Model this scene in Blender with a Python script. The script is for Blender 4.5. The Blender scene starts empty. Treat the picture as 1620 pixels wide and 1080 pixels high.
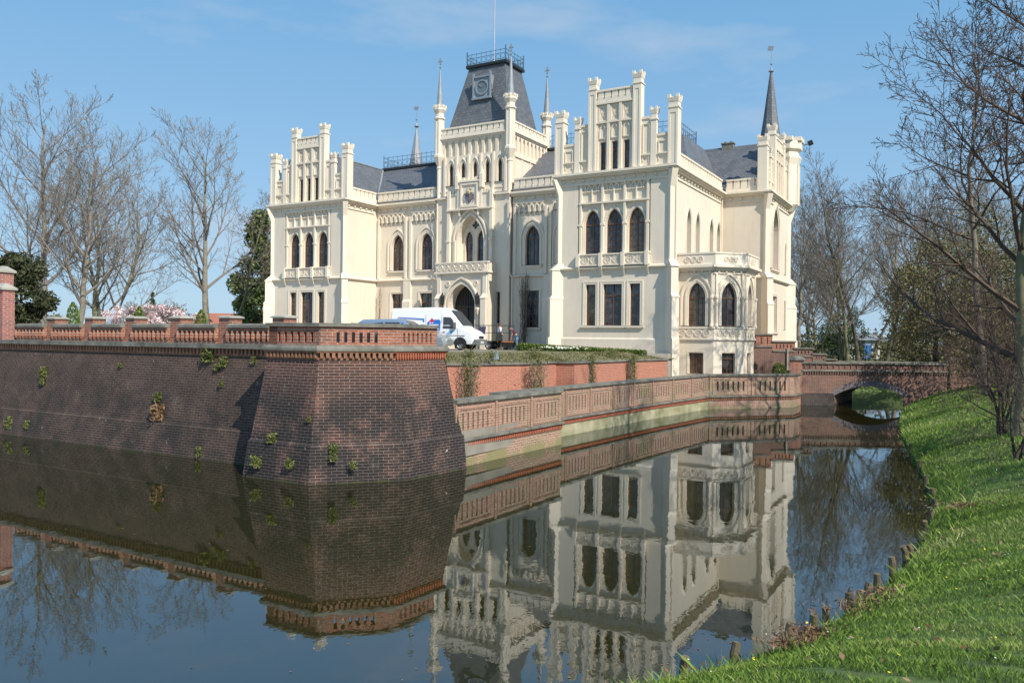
import bpy, bmesh, math, random
import numpy as np
from mathutils import Vector, Matrix
random.seed(7)
PI = math.pi
sc = bpy.context.scene
COL = sc.collection
# ------------------------------------------------------------------ camera
H = 3.65
cd = bpy.data.cameras.new('camera'); cam = bpy.data.objects.new('camera', cd); COL.objects.link(cam)
cd.sensor_width = 36; cd.lens = 28.127; cd.clip_start = .1; cd.clip_end = 2000
cam.matrix_world = Matrix.Translation((0, 0, H)) @ Matrix.Rotation(PI/2 - .0028, 4, 'X') @ Matrix.Rotation(.0113, 4, 'Z')
sc.camera = cam
# ------------------------------------------------------------------ sky and sun
SX, SY = .583, -.812
SUN = Vector((SX*math.cos(math.radians(42)), SY*math.cos(math.radians(42)), math.sin(math.radians(42))))
w = bpy.data.worlds.new('World'); sc.world = w; w.use_nodes = True
nt = w.node_tree; nt.nodes.clear()
def nn(nt, t, **k):
    n = nt.nodes.new(t)
    for a, b in k.items():
        if hasattr(n, a): setattr(n, a, b)
        else: n.inputs[a].default_value = b
    return n
sky = nn(nt, 'ShaderNodeTexSky'); sky.sky_type = 'NISHITA'; sky.sun_disc = False
sky.sun_elevation = math.radians(42); sky.sun_rotation = math.atan2(SX, SY)
sky.air_density = 1.0; sky.dust_density = .6; sky.ozone_density = 1.6; sky.altitude = 0
tc = nn(nt, 'ShaderNodeTexCoord'); mp = nn(nt, 'ShaderNodeMapping'); mp.inputs['Scale'].default_value = (1.2, 1.2, 4.5)
nz = nn(nt, 'ShaderNodeTexNoise'); nz.inputs['Scale'].default_value = 1.7; nz.inputs['Detail'].default_value = 6; nz.inputs['Roughness'].default_value = .55
cr = nn(nt, 'ShaderNodeValToRGB'); cr.color_ramp.elements[0].position = .54; cr.color_ramp.elements[1].position = .76
cr.color_ramp.elements[1].color = (.8, .8, .8, 1); cr.color_ramp.elements[0].color = (0, 0, 0, 1)
mx = nn(nt, 'ShaderNodeMix', data_type='RGBA'); mx.inputs[7].default_value = (2.9, 3.25, 3.7, 1)
hs = nn(nt, 'ShaderNodeSeparateXYZ'); hr = nn(nt, 'ShaderNodeValToRGB'); hm = nn(nt, 'ShaderNodeMix', data_type='RGBA'); hm.inputs[0].default_value = .86
hr.color_ramp.elements.new(.42)
for e_, p_, c_ in ((0, 0., (.46, .73, 1.0)), (1, .40, (.225, .545, .92)), (2, 1., (.12, .36, .76))): hr.color_ramp.elements[e_].position = p_; hr.color_ramp.elements[e_].color = (*c_, 1)
hx = nn(nt, 'ShaderNodeVectorMath', operation='SCALE'); hx.inputs[3].default_value = 3.9
bg = nn(nt, 'ShaderNodeBackground'); bg.inputs['Strength'].default_value = .104
ow = nn(nt, 'ShaderNodeOutputWorld')
L = nt.links.new
L(tc.outputs['Generated'], mp.inputs[0]); L(mp.outputs[0], nz.inputs['Vector']); L(nz.outputs['Fac'], cr.inputs[0])
L(cr.outputs[0], mx.inputs[0]); L(tc.outputs['Generated'], hs.inputs[0]); L(hs.outputs[2], hr.inputs[0]); L(hr.outputs[0], hx.inputs[0]); L(hx.outputs[0], hm.inputs[7]); L(sky.outputs[0], hm.inputs[6]); L(hm.outputs[2], mx.inputs[6]); L(mx.outputs[2], bg.inputs[0]); L(bg.outputs[0], ow.inputs[0])
sl = bpy.data.lights.new('sun', 'SUN'); sl.energy = 2.87; sl.angle = math.radians(.5); sl.color = (1, .94, .83)
so = bpy.data.objects.new('sun', sl); COL.objects.link(so); so.rotation_euler = SUN.to_track_quat('Z', 'Y').to_euler(); so.location = (20, -30, 40)
vs = sc.view_settings; vs.view_transform = 'Standard'; vs.look = 'None'; vs.exposure = .95; vs.gamma = 1; vs.use_curve_mapping = False

# ------------------------------------------------------------------ materials
def newmat(name):
    m = bpy.data.materials.new(name); m.use_nodes = True
    return m, m.node_tree, m.node_tree.nodes['Principled BSDF']
def pos_node(nt):
    return nn(nt, 'ShaderNodeNewGeometry').outputs['Position']
def ramp(nt, fac, stops):
    r = nn(nt, 'ShaderNodeValToRGB'); e = r.color_ramp.elements
    e[0].position, e[0].color = stops[0][0], (*stops[0][1], 1)
    e[1].position, e[1].color = stops[-1][0], (*stops[-1][1], 1)
    for p, c in stops[1:-1]:
        x = e.new(p); x.color = (*c, 1)
    nt.links.new(fac, r.inputs[0]); return r.outputs[0]
def noise(nt, scale, detail=5, rough=.6, vec=None, stretch=None):
    n = nn(nt, 'ShaderNodeTexNoise'); n.inputs['Scale'].default_value = scale; n.inputs['Detail'].default_value = detail; n.inputs['Roughness'].default_value = rough
    v = vec or pos_node(nt)
    if stretch:
        m = nn(nt, 'ShaderNodeMapping'); m.inputs['Scale'].default_value = stretch; nt.links.new(v, m.inputs[0]); v = m.outputs[0]
    nt.links.new(v, n.inputs['Vector']); return n.outputs['Fac']
def mix(nt, fac, a, b, mode='MIX'):
    m = nn(nt, 'ShaderNodeMix', data_type='RGBA'); m.blend_type = mode
    for v, i in ((fac, 0), (a, 6), (b, 7)):
        if hasattr(v, 'links'): nt.links.new(v, m.inputs[i])
        elif i == 0: m.inputs[0].default_value = v
        else: m.inputs[i].default_value = (*v, 1)
    return m.outputs[2]
def bump(nt, b, h, strength=.3, dist=.02):
    n = nn(nt, 'ShaderNodeBump'); n.inputs['Strength'].default_value = strength; n.inputs['Distance'].default_value = dist
    nt.links.new(h, n.inputs['Height']); nt.links.new(n.outputs[0], b.inputs['Normal'])
def simple(name, c, rough=.7, var=.25, scale=2., metal=0, bumps=0, c2=None, stretch=None):
    m, nt, b = newmat(name)
    c2 = c2 or tuple(x*(1-var) for x in c)
    f = noise(nt, scale, stretch=stretch)
    nt.links.new(ramp(nt, f, [(.3, c2), (.7, c)]), b.inputs['Base Color'])
    b.inputs['Roughness'].default_value = rough; b.inputs['Metallic'].default_value = metal
    if bumps: bump(nt, b, noise(nt, scale*8), bumps, .02)
    return m
def plaster(name, c, streak=(.56, .48, .39)):
    m, nt, b = newmat(name)
    f = noise(nt, .5, 6, .6); f2 = noise(nt, 1.2, 6, .65, stretch=(2.2, 2.2, .35)); f3 = noise(nt, 9, 4, .6)
    col = mix(nt, .6, c, ramp(nt, f, [(.3, tuple(x*.84 for x in c)), (.7, c)]))
    sf = nn(nt, 'ShaderNodeMapRange'); sf.inputs[1].default_value = .5; sf.inputs[2].default_value = .82; sf.inputs[4].default_value = .6
    nt.links.new(f2, sf.inputs[0])
    col = mix(nt, sf.outputs[0], col, streak)
    nt.links.new(col, b.inputs['Base Color']); b.inputs['Roughness'].default_value = .85
    bump(nt, b, f3, .12, .01); return m
def brick(name, ca, cb, mortar, dark, dark_amt=.5, dark_scale=.35, bw=.26, rh=.077, ms=.0085, light=None, algae=None, top=None, sat=1, bstr=.5, lo=.42, hi=.62, speck=0):
    m, nt, b = newmat(name)
    uv = nn(nt, 'ShaderNodeUVMap').outputs[0]
    bt = nn(nt, 'ShaderNodeTexBrick'); bt.offset = .5
    for k, v in dict(Scale=1, **{'Brick Width': bw, 'Row Height': rh, 'Mortar Size': ms, 'Mortar Smooth': .15, 'Bias': -.1}).items(): bt.inputs[k].default_value = v
    nt.links.new(uv, bt.inputs['Vector'])
    bt.inputs['Color1'].default_value = (*ca, 1); bt.inputs['Color2'].default_value = (*cb, 1); bt.inputs['Mortar'].default_value = (*mortar, 1)
    col = bt.outputs['Color']
    # per brick value change
    f = noise(nt, 11, 3, .6, stretch=(1, 1, 3))
    col = mix(nt, .7, col, ramp(nt, f, [(.3, (.45, .45, .5)), (.7, (1.15, 1.08, 1.0))]), 'MULTIPLY')
    fd = noise(nt, dark_scale, 8, .68)
    mr = nn(nt, 'ShaderNodeMapRange'); mr.inputs[1].default_value = lo; mr.inputs[2].default_value = hi; mr.inputs[4].default_value = dark_amt
    nt.links.new(fd, mr.inputs[0]); df = mr.outputs[0]
    sx = nn(nt, 'ShaderNodeSeparateXYZ'); nt.links.new(pos_node(nt), sx.inputs[0])
    if top is not None:   # cleaner, redder bricks along the top courses
        mt = nn(nt, 'ShaderNodeMapRange'); mt.inputs[1].default_value = top[0]; mt.inputs[2].default_value = top[1]; mt.inputs[3].default_value = 1; mt.inputs[4].default_value = .2
        ad = nn(nt, 'ShaderNodeMath', operation='ADD'); sc_ = nn(nt, 'ShaderNodeMath', operation='MULTIPLY'); sc_.inputs[1].default_value = .9
        nt.links.new(fd, sc_.inputs[0]); nt.links.new(sc_.outputs[0], ad.inputs[0]); nt.links.new(sx.outputs[2], ad.inputs[1]); nt.links.new(ad.outputs[0], mt.inputs[0])
        mu = nn(nt, 'ShaderNodeMath', operation='MULTIPLY'); nt.links.new(df, mu.inputs[0]); nt.links.new(mt.outputs[0], mu.inputs[1]); df = mu.outputs[0]
    mf = nn(nt, 'ShaderNodeMath', operation='MULTIPLY'); mf.inputs[1].default_value = .4
    nt.links.new(bt.outputs['Fac'], mf.inputs[0])
    keep = nn(nt, 'ShaderNodeMath', operation='SUBTRACT'); nt.links.new(df, keep.inputs[0]); nt.links.new(mf.outputs[0], keep.inputs[1]); keep.use_clamp = True
    col = mix(nt, keep.outputs[0], col, dark)
    if light:   # lime bloom
        f3 = noise(nt, 1.1, 8, .75); m3 = nn(nt, 'ShaderNodeMapRange'); m3.inputs[1].default_value = .6; m3.inputs[2].default_value = .78; m3.inputs[4].default_value = light[1]
        nt.links.new(f3, m3.inputs[0]); col = mix(nt, m3.outputs[0], col, light[0])
    if speck:   # flecks of lime
        f6 = noise(nt, 5.5, 4, .7); m6 = nn(nt, 'ShaderNodeMapRange'); m6.inputs[1].default_value = .69; m6.inputs[2].default_value = .73; m6.inputs[4].default_value = .8
        nt.links.new(f6, m6.inputs[0]); col = mix(nt, m6.outputs[0], col, (.5, .47, .44))
    if algae:   # green tide line just over the water
        f4 = noise(nt, 1.3, 8, .78); f5 = nn(nt, 'ShaderNodeMapRange'); f5.clamp = False; f5.inputs[1].default_value = .38; f5.inputs[2].default_value = .68; nt.links.new(f4, f5.inputs[0]); m4 = nn(nt, 'ShaderNodeMath', operation='MULTIPLY_ADD'); m4.inputs[1].default_value = -algae[1]; nt.links.new(f5.outputs[0], m4.inputs[0]); nt.links.new(sx.outputs[2], m4.inputs[2])
        m5 = nn(nt, 'ShaderNodeMapRange'); m5.inputs[1].default_value = 0; m5.inputs[2].default_value = -.3*algae[1]; m5.inputs[3].default_value = 0; m5.inputs[4].default_value = .85
        nt.links.new(m4.outputs[0], m5.inputs[0]); col = mix(nt, m5.outputs[0], col, algae[0])
    nt.links.new(col, b.inputs['Base Color']); b.inputs['Roughness'].default_value = .88
    inv = nn(nt, 'ShaderNodeMath', operation='SUBTRACT'); inv.inputs[0].default_value = 1; nt.links.new(bt.outputs['Fac'], inv.inputs[1])
    bump(nt, b, inv.outputs[0], bstr, .012); return m

CREAM = plaster('cream_plaster', (.765, .67, .54)); CREAM2 = plaster('cream_moulding', (.80, .705, .575))
def slate_mat():
    m, nt, b = newmat('roof_slate'); uv = nn(nt, 'ShaderNodeUVMap').outputs[0]
    bt = nn(nt, 'ShaderNodeTexBrick'); bt.offset = .5
    for k, v in dict(Scale=1, **{'Brick Width': .3, 'Row Height': .22, 'Mortar Size': .012, 'Mortar Smooth': .3}).items(): bt.inputs[k].default_value = v
    nt.links.new(uv, bt.inputs['Vector'])
    bt.inputs['Color1'].default_value = (.150, .156, .168, 1); bt.inputs['Color2'].default_value = (.108, .113, .125, 1); bt.inputs['Mortar'].default_value = (.05, .055, .065, 1)
    col = mix(nt, .6, bt.outputs[0], ramp(nt, noise(nt, 1.2, 6, .7), [(.3, (.75, .76, .78)), (.7, (1.2, 1.2, 1.16))]), 'MULTIPLY')
    nt.links.new(col, b.inputs['Base Color']); b.inputs['Roughness'].default_value = .55; bump(nt, b, bt.outputs['Fac'], -.4, .01); return m
SLATE = slate_mat()
LEAD = simple('lead_grey', (.30, .33, .36), .5, .3, 3); IRON = simple('railing_iron', (.06, .10, .14), .5, .3, 3); BLACK = simple('black_metal', (.02, .02, .022), .45, .2, 3)
WOOD = simple('window_oak', (.16, .075, .04), .55, .35, 6); DARKWOOD = simple('door_oak', (.035, .025, .02), .6, .3, 5)
def glass_mat(name='dark_window_glass', cols=None):
    m, nt, b = newmat(name)
    nt.links.new(ramp(nt, noise(nt, 1.9, 5, .65), cols or [(.35, (.008, .010, .013)), (.5, (.035, .042, .055)), (.68, (.13, .13, .13))]), b.inputs['Base Color'])  # default tones paint patchy reflections into the glass colour
    b.inputs['Roughness'].default_value = .03; b.inputs['Specular IOR Level'].default_value = .7
    bump(nt, b, noise(nt, 3.5, 3, .6), .06, .02); return m
GLASS = glass_mat(); GLASS2 = glass_mat('curtained_window_glass', [(.3, (.03, .025, .02)), (.5, (.10, .085, .06)), (.7, (.2, .17, .13))]); GR_ = random.Random(3)
STONE = simple('coping_sandstone', (.24, .23, .19), .9, .45, 2.2, bumps=.3, c2=(.09, .09, .075)); STONE2 = simple('pale_stone', (.42, .40, .34), .9, .35, 2, bumps=.25)
B_BAST = brick('bastion_brick', (.18, .074, .045), (.10, .049, .035), (.26, .205, .18), (.012, .010, .010), 1.0, .55, light=((.33, .285, .25), .34), algae=((.05, .05, .02), .10), top=(2.3, 3.75), lo=.33, hi=.50, speck=1)
B_LEFT = brick('moat_wall_brick', (.15, .08, .056), (.08, .048, .038), (.19, .15, .12), (.013, .011, .010), .93, 1.3, light=((.27, .24, .20), .36), algae=((.04, .042, .016), .12), top=(1.6, 5.6), lo=.22, hi=.60, speck=1)
B_RED = brick('parapet_brick', (.42, .15, .085), (.27, .10, .065), (.42, .36, .30), (.06, .045, .04), .6, .9, lo=.5, hi=.7)
B_LOW = brick('quay_brick', (.42, .225, .155), (.30, .16, .115), (.50, .44, .36), (.16, .15, .06), .75, .6, light=((.55, .50, .40), .2), algae=((.20, .19, .08), .8), lo=.48, hi=.68)
B_ORANGE = brick('retaining_brick', (.50, .20, .13), (.42, .165, .11), (.58, .34, .25), (.36, .13, .09), .5, .7, light=((.6, .4, .3), .08), lo=.5, hi=.75)
B_PLUM = brick('bridge_brick', (.27, .125, .09), (.18, .095, .075), (.32, .25, .2), (.07, .045, .04), .6, .6, algae=((.05, .045, .03), .3), lo=.42, hi=.62)
TERRA = simple('terracotta_dentil', (.43, .13, .07), .85, .35, 5); TERRA2 = simple('weathered_dentil', (.34, .17, .10), .9, .5, 4)
B_QUAY = simple('mossy_quay_render', (.42, .38, .26), .9, .5, 1.3, bumps=.3, c2=(.16, .16, .07))

# ------------------------------------------------------------------ object helpers
def link(o, parent=None):
    COL.objects.link(o)
    if parent: o.parent = parent
    return o
def tag(o, label=None, cat=None, group=None, kind=None):
    if label: o['label'] = label
    if cat: o['category'] = cat
    if group: o['group'] = group
    if kind: o['kind'] = kind
    return o
def empty(name, loc=(0, 0, 0), rz=0):
    o = bpy.data.objects.new(name, None); o.location = loc; o.rotation_euler = (0, 0, rz); o.empty_display_size = .3
    COL.objects.link(o); return o
def autouv(me):
    nv = len(me.vertices); nl = len(me.loops)
    if not nl: return
    co = np.empty(nv*3); me.vertices.foreach_get('co', co); co = co.reshape(-1, 3)
    li = np.empty(nl, dtype=np.int32); me.loops.foreach_get('vertex_index', li)
    npoly = len(me.polygons); no = np.empty(npoly*3); me.polygons.foreach_get('normal', no); no = no.reshape(-1, 3)
    lt = np.empty(npoly, dtype=np.int32); me.polygons.foreach_get('loop_total', lt)
    n = np.repeat(no, lt, axis=0); P = co[li]
    h = np.hypot(n[:, 0], n[:, 1]); flat = h < .3; hs = np.where(h < 1e-6, 1, h)
    tx, ty = -n[:, 1]/hs, n[:, 0]/hs
    u = P[:, 0]*tx + P[:, 1]*ty; v = P[:, 2]/np.clip(h, .3, 1)
    u = np.where(flat, P[:, 0], u); v = np.where(flat, P[:, 1], v)
    l = me.uv_layers.new(name='UVMap'); l.data.foreach_set('uv', np.stack([u, v], 1).astype(np.float32).ravel())
def mesh_obj(name, verts, faces, mat, parent=None, smooth=False, midx=None, uv=True):
    me = bpy.data.meshes.new(name); me.from_pydata(verts, [], faces)
    for m in (mat if isinstance(mat, (list, tuple)) else [mat]): me.materials.append(m)
    if midx: me.polygons.foreach_set('material_index', midx)
    if smooth: me.polygons.foreach_set('use_smooth', [True]*len(me.polygons))
    me.update()
    if uv: autouv(me)
    o = bpy.data.objects.new(name, me); return link(o, parent)
ident = lambda x, y, z: (x, y, z)
class MB:
    def __init__(s, T=None): s.v = []; s.f = []; s.m = []; s.T = T or ident; s.mi = 0
    def pt(s, p): s.v.append(s.T(*p)); return len(s.v)-1
    def face(s, pts): s.f.append([s.pt(p) for p in pts]); s.m.append(s.mi)
    def hexa(s, b, t):   # two rings of equal length joined, capped
        ib = [s.pt(p) for p in b]; it = [s.pt(p) for p in t]; n = len(b)
        for i in range(n): s.f.append([ib[i], ib[(i+1) % n], it[(i+1) % n], it[i]]); s.m.append(s.mi)
        s.f.append(ib[::-1]); s.m.append(s.mi); s.f.append(it); s.m.append(s.mi)
    def box(s, x0, x1, y0, y1, z0, z1):
        s.hexa([(x0, y0, z0), (x1, y0, z0), (x1, y1, z0), (x0, y1, z0)], [(x0, y0, z1), (x1, y0, z1), (x1, y1, z1), (x0, y1, z1)])
    def prism(s, poly, z0, z1, poly2=None):
        s.hexa([(x, y, z0) for x, y in poly], [(x, y, z1) for x, y in (poly2 or poly)])
    def lathe(s, cx, cy, prof, n=8, ph=None, sx=1, sy=1):
        ph = PI/n if ph is None else ph
        rings = []
        for r, z in prof:
            rings.append([s.pt((cx+r*sx*math.cos(ph+2*PI*i/n), cy+r*sy*math.sin(ph+2*PI*i/n), z)) for i in range(n)])
        for a, b in zip(rings, rings[1:]):
            for i in range(n): s.f.append([a[i], a[(i+1) % n], b[(i+1) % n], b[i]]); s.m.append(s.mi)
        s.f.append(rings[0][::-1]); s.f.append(rings[-1]); s.m += [s.mi]*2
    def tube(s, pts, r, n=5, r2=None):
        pts = [Vector(p) for p in pts]; rings = []
        for i, p in enumerate(pts):
            d = (pts[min(i+1, len(pts)-1)] - pts[max(i-1, 0)]).normalized()
            a = d.orthogonal().normalized(); b = d.cross(a)
            rr = r if r2 is None else r + (r2-r)*i/(len(pts)-1)
            rings.append([s.pt(tuple(p + a*rr*math.cos(2*PI*k/n) + b*rr*math.sin(2*PI*k/n))) for k in range(n)])
        for a, b in zip(rings, rings[1:]):
            # keep twist small
            for k in range(n): s.f.append([a[k], a[(k+1) % n], b[(k+1) % n], b[k]]); s.m.append(s.mi)
        s.f.append(rings[0][::-1]); s.f.append(rings[-1]); s.m += [s.mi]*2
    def build(s, name, mat, parent=None, smooth=False, recalc=True, loc=None):
        o = mesh_obj(name, s.v, s.f, mat, parent, smooth, s.m if isinstance(mat, (list, tuple)) else None, uv=False)
        if recalc:
            bm = bmesh.new(); bm.from_mesh(o.data); bmesh.ops.recalc_face_normals(bm, faces=bm.faces); bm.to_mesh(o.data); bm.free()
        autouv(o.data)
        return o
def copy_tree(o, parent=None):
    c = o.copy(); COL.objects.link(c); c.parent = parent
    for ch in list(o.children): copy_tree(ch, c)
    return c
# castle frame: u along the front (to the right), v into the depth
TH = -.5252; KX, KY = 9.272, 46.898
cU, sU = math.cos(TH), math.sin(TH)
def W(u, v, z=0): return Vector((KX + u*cU - v*sU, KY + u*sU + v*cU, z))
def TW(u, v, z): return (KX + u*cU - v*sU, KY + u*sU + v*cU, z)

# ------------------------------------------------------------------ water, ground
def struct(o): o['kind'] = 'structure'; return o
def water_mat():
    m, nt, b = newmat('moat_water_surface'); out = nt.nodes['Material Output']
    b.inputs['Base Color'].default_value = (.022, .020, .004, 1); b.inputs['Roughness'].default_value = .6; b.inputs['Specular IOR Level'].default_value = 0
    g = nn(nt, 'ShaderNodeBsdfGlossy'); g.inputs['Roughness'].default_value = .012; g.inputs['Color'].default_value = (.86, .92, .98, 1)
    fr = nn(nt, 'ShaderNodeFresnel'); fr.inputs['IOR'].default_value = 2.35
    n1 = noise(nt, 3.2, 3, .5, stretch=(1, .55, 1)); n2 = noise(nt, 14, 2, .5, stretch=(1, .6, 1))
    ad = nn(nt, 'ShaderNodeMath', operation='MULTIPLY_ADD'); ad.inputs[1].default_value = .16; nt.links.new(n2, ad.inputs[0]); nt.links.new(n1, ad.inputs[2])
    bu = nn(nt, 'ShaderNodeBump'); bu.inputs['Strength'].default_value = .055; bu.inputs['Distance'].default_value = .02
    nt.links.new(ad.outputs[0], bu.inputs['Height']); wp = nn(nt, 'ShaderNodeMapRange'); wp.inputs[1].default_value = .4; wp.inputs[2].default_value = .65; wp.inputs[3].default_value = .03; wp.inputs[4].default_value = .10; nt.links.new(noise(nt, .13, 3, .6, stretch=(.6, 1.4, 1)), wp.inputs[0]); nt.links.new(wp.outputs[0], bu.inputs['Strength'])
    nt.links.new(bu.outputs[0], g.inputs['Normal'])
    ms = nn(nt, 'ShaderNodeMixShader'); nt.links.new(fr.outputs[0], ms.inputs[0]); nt.links.new(b.outputs[0], ms.inputs[1]); nt.links.new(g.outputs[0], ms.inputs[2])
    nt.links.new(ms.outputs[0], out.inputs[0]); return m
WATER = water_mat()
struct(mesh_obj('moat_water', [(-160, -40, 0), (90, -40, 0), (90, 75, 0), (-160, 75, 0)], [[0, 1, 2, 3]], WATER))
GRASSG = simple('bank_turf', (.12, .20, .035), .95, .4, 1.6, bumps=.5, c2=(.085, .095, .035)); 
SOIL = simple('courtyard_gravel', (.36, .33, .28), .95, .3, 1.5, bumps=.3); FARG = simple('park_grass', (.13, .19, .045), .95, .45, .3, c2=(.08, .09, .03))
BED = simple('flower_bed_soil', (.24, .22, .12), .95, .5, 1.8, bumps=.6, c2=(.09, .085, .05))
shore = [(-60, -14), (-40, -6), (-20, 1), (-9, 4.6), (-3, 6.6), (0, 7.6), (1.89, 8.34), (2.57, 8.9), (3.6, 9.75), (4.41, 10.5), (5.6, 11.85), (6.89, 13.7), (8.46, 16.2), (9.56, 18.3), (11.14, 21.8), (13.36, 27), (15.9, 32.9), (19.1, 39.5), (22.6, 45.6), (25.6, 50.5), (29, 56), (34, 61), (60, 70)]
def resample(p, n):
    P = np.array(p, float); d = np.r_[0, np.cumsum(np.hypot(*np.diff(P, axis=0).T))]; t = np.linspace(0, d[-1], n)
    return np.stack([np.interp(t, d, P[:, 0]), np.interp(t, d, P[:, 1])], 1)
SH = resample(shore, 260)
for _ in range(3): SH[1:-1] = (SH[:-2] + 2*SH[1:-1] + SH[2:])/4
def bank_z(d, x=0, y=0):
    z = np.where(d < .12, -.6 + 6*d, .12 + 1.95*(1-np.exp(-(np.maximum(d, .12)-.12)/3.6)))
    return z + np.clip(d, 0, 2)*.05*np.sin(x*1.3+y*.7)
TN = np.gradient(SH, axis=0); TN /= np.hypot(TN[:, 0], TN[:, 1])[:, None]; NR = np.stack([TN[:, 1], -TN[:, 0]], 1)
offs = [0, .12, .3, .6, 1, 1.5, 2.1, 2.8, 3.6, 4.6, 6, 8, 11, 15, 22, 40, 90]
vv = []; ff = []
for i, (p, n) in enumerate(zip(SH, NR)):
    for d in offs:
        x, y = p + n*d; vv.append((x, y, float(bank_z(np.array(d), x, y))))
m_ = len(offs)
for i in range(len(SH)-1):
    for j in range(m_-1): a = i*m_+j; ff.append([a, a+m_, a+m_+1, a+1])
struct(mesh_obj('grass_bank', vv, ff, GRASSG, smooth=True))
def shore_dist(x, y):
    d2 = (SH[:, 0]-x)**2 + (SH[:, 1]-y)**2; i = int(np.argmin(d2)); s = (x-SH[i, 0])*NR[i, 0] + (y-SH[i, 1])*NR[i, 1]
    return math.copysign(math.sqrt(d2[i]), s)
def ground_z(x, y): return float(bank_z(np.array(shore_dist(x, y)), x, y))
mb = MB(); mb.face([(-400, 60.5, -.2), (400, 60.5, -.2), (400, 64, 1.7), (-400, 64, 1.7)]); mb.face([(-400, 64, 1.7), (400, 64, 1.7), (700, 900, 2.3), (-700, 900, 2.3)])
struct(mb.build('park_ground', FARG, recalc=False))
isl = [(-110, -28.35), (-1.0, -28.35), (-.9, -29.95), (1.0, -29.95), (2.35, -28.6), (2.35, -26.8), (-3.7, -26.8), (-5.5, -20.6), (-5.0, -18.4), (-3.7, -15.0), (-3.5, -11.2), (-3.3, -10.3), (-3.0, -5.33), (-2.5, -3.6), (-1.7, -2.9), (-.4, -1.6), (.3, -1.2), (0, 8), (6.3, 8), (6.0, 11), (1, 22), (-6, 60), (-110, 60)]
mb = MB(TW); mb.prism(isl, .5, 2.93); struct(mb.build('castle_courtyard', SOIL))
# flower bed border sloping down to the retaining wall
RW = [(-3.6, -20.6), (-3.08, -18.69), (-1.47, -15.15), (-1.49, -11.78), (-.62, -11.62), (-.25, -5.33), (-.2, -4.47), (.36, -1.5)]
mb = MB(TW)
inn = [(-5.4, -20.6), (-4.9, -18.4), (-3.6, -15.0), (-3.4, -11.2), (-3.2, -10.3), (-2.9, -5.33), (-2.4, -3.6), (-1.6, -2.9)]
for i in range(len(RW)-1):
    a, b, c, d = RW[i], RW[i+1], inn[i+1], inn[i]
    mb.face([(a[0]-.12, a[1], 2.60), (b[0]-.12, b[1], 2.60), (c[0], c[1], 2.97), (d[0], d[1], 2.97)])
    mb.face([(d[0], d[1], 2.97), (c[0], c[1], 2.97), (c[0]-6, c[1]+2.2, 2.95), (d[0]-6, d[1]+2.2, 2.95)])
mb.face([(.36, -1.5, 2.6), (.5, -.2, 2.7), (-1.2, -1.6, 2.97), (-1.6, -2.9, 2.97)]); mb.face([(-3.6, -20.6, 2.6), (-5.4, -20.6, 2.97), (-5.4, -21.2, 2.9), (-3.6, -21.2, 2.6)]); struct(mb.build('flower_bed', BED, recalc=False))
lt = [(2.95, -26.6), (2.9, -20), (1.9, -19), (2.4, -9.5), (2.95, -2.6), (6.5, 1.9), (6.5, 9), (2, 9), (0, 5), (.4, -1), (-.2, -5), (-.6, -11), (-1.4, -16), (-3.4, -20.6), (-3.4, -26.6)]
mb = MB(TW); mb.prism(lt, .3, 1.02); struct(mb.build('lower_terrace', simple('terrace_paving', (.3, .27, .22), .9, .4, 1.2)))

# ------------------------------------------------------------------ architecture helpers
def TF(ou, ov, du, dv, nu, nv):          # facade frame: (s along, d outwards, z)
    return lambda s, d, z: (ou + s*du + d*nu, ov + s*dv + d*nv, z)
FRONT = lambda v: TF(0, v, 1, 0, 0, -1)
SIDE = lambda u: TF(u, 0, 0, 1, 1, 0)
def arch(c, w, z0, zs, za, n=7):
    a = w/2; h = za-zs; k = (h*h-a*a)/(2*a); R = a+k; p = [(c-a, z0), (c+a, z0), (c+a, zs)]
    t1 = math.atan2(h, k)
    for i in range(1, n+1): t = t1*i/n; p.append((c-k+R*math.cos(t), zs+R*math.sin(t)))
    for i in range(n-1, -1, -1): t = t1*i/n; p.append((c+k-R*math.cos(t), zs+R*math.sin(t)))
    return p
def rect(c, w, z0, z1): return [(c-w/2, z0), (c+w/2, z0), (c+w/2, z1), (c-w/2, z1)]
def ring(mb, inner, outer, d0, d1):
    n = len(inner)
    for i in range(n):
        j = (i+1) % n; a, b, c, d = inner[i], inner[j], outer[j], outer[i]
        mb.face([(a[0], d1, a[1]), (b[0], d1, b[1]), (c[0], d1, c[1]), (d[0], d1, d[1])])
        mb.face([(d[0], d0, d[1]), (c[0], d0, c[1]), (c[0], d1, c[1]), (d[0], d1, d[1])])
        mb.face([(a[0], d0, a[1]), (b[0], d0, b[1]), (b[0], d1, b[1]), (a[0], d1, a[1])])
def wall_faces(mb, outline, holes, d=0, reveal=.3):
    bm = bmesh.new()
    def loop(pts):
        vs = [bm.verts.new((x, 0, z)) for x, z in pts]
        for i in range(len(vs)): bm.edges.new((vs[i], vs[(i+1) % len(vs)]))
    loop(outline)
    for h in holes: loop(h)
    bmesh.ops.triangle_fill(bm, use_beauty=True, use_dissolve=False, edges=bm.edges[:])
    for f in bm.faces: mb.face([(v.co.x, d, v.co.z) for v in f.verts])
    bm.free()
    for h in holes:
        for i in range(len(h)):
            a, b = h[i], h[(i+1) % len(h)]
            mb.face([(a[0], d, a[1]), (b[0], d, b[1]), (b[0], d-reveal, b[1]), (a[0], d-reveal, a[1])])
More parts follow.
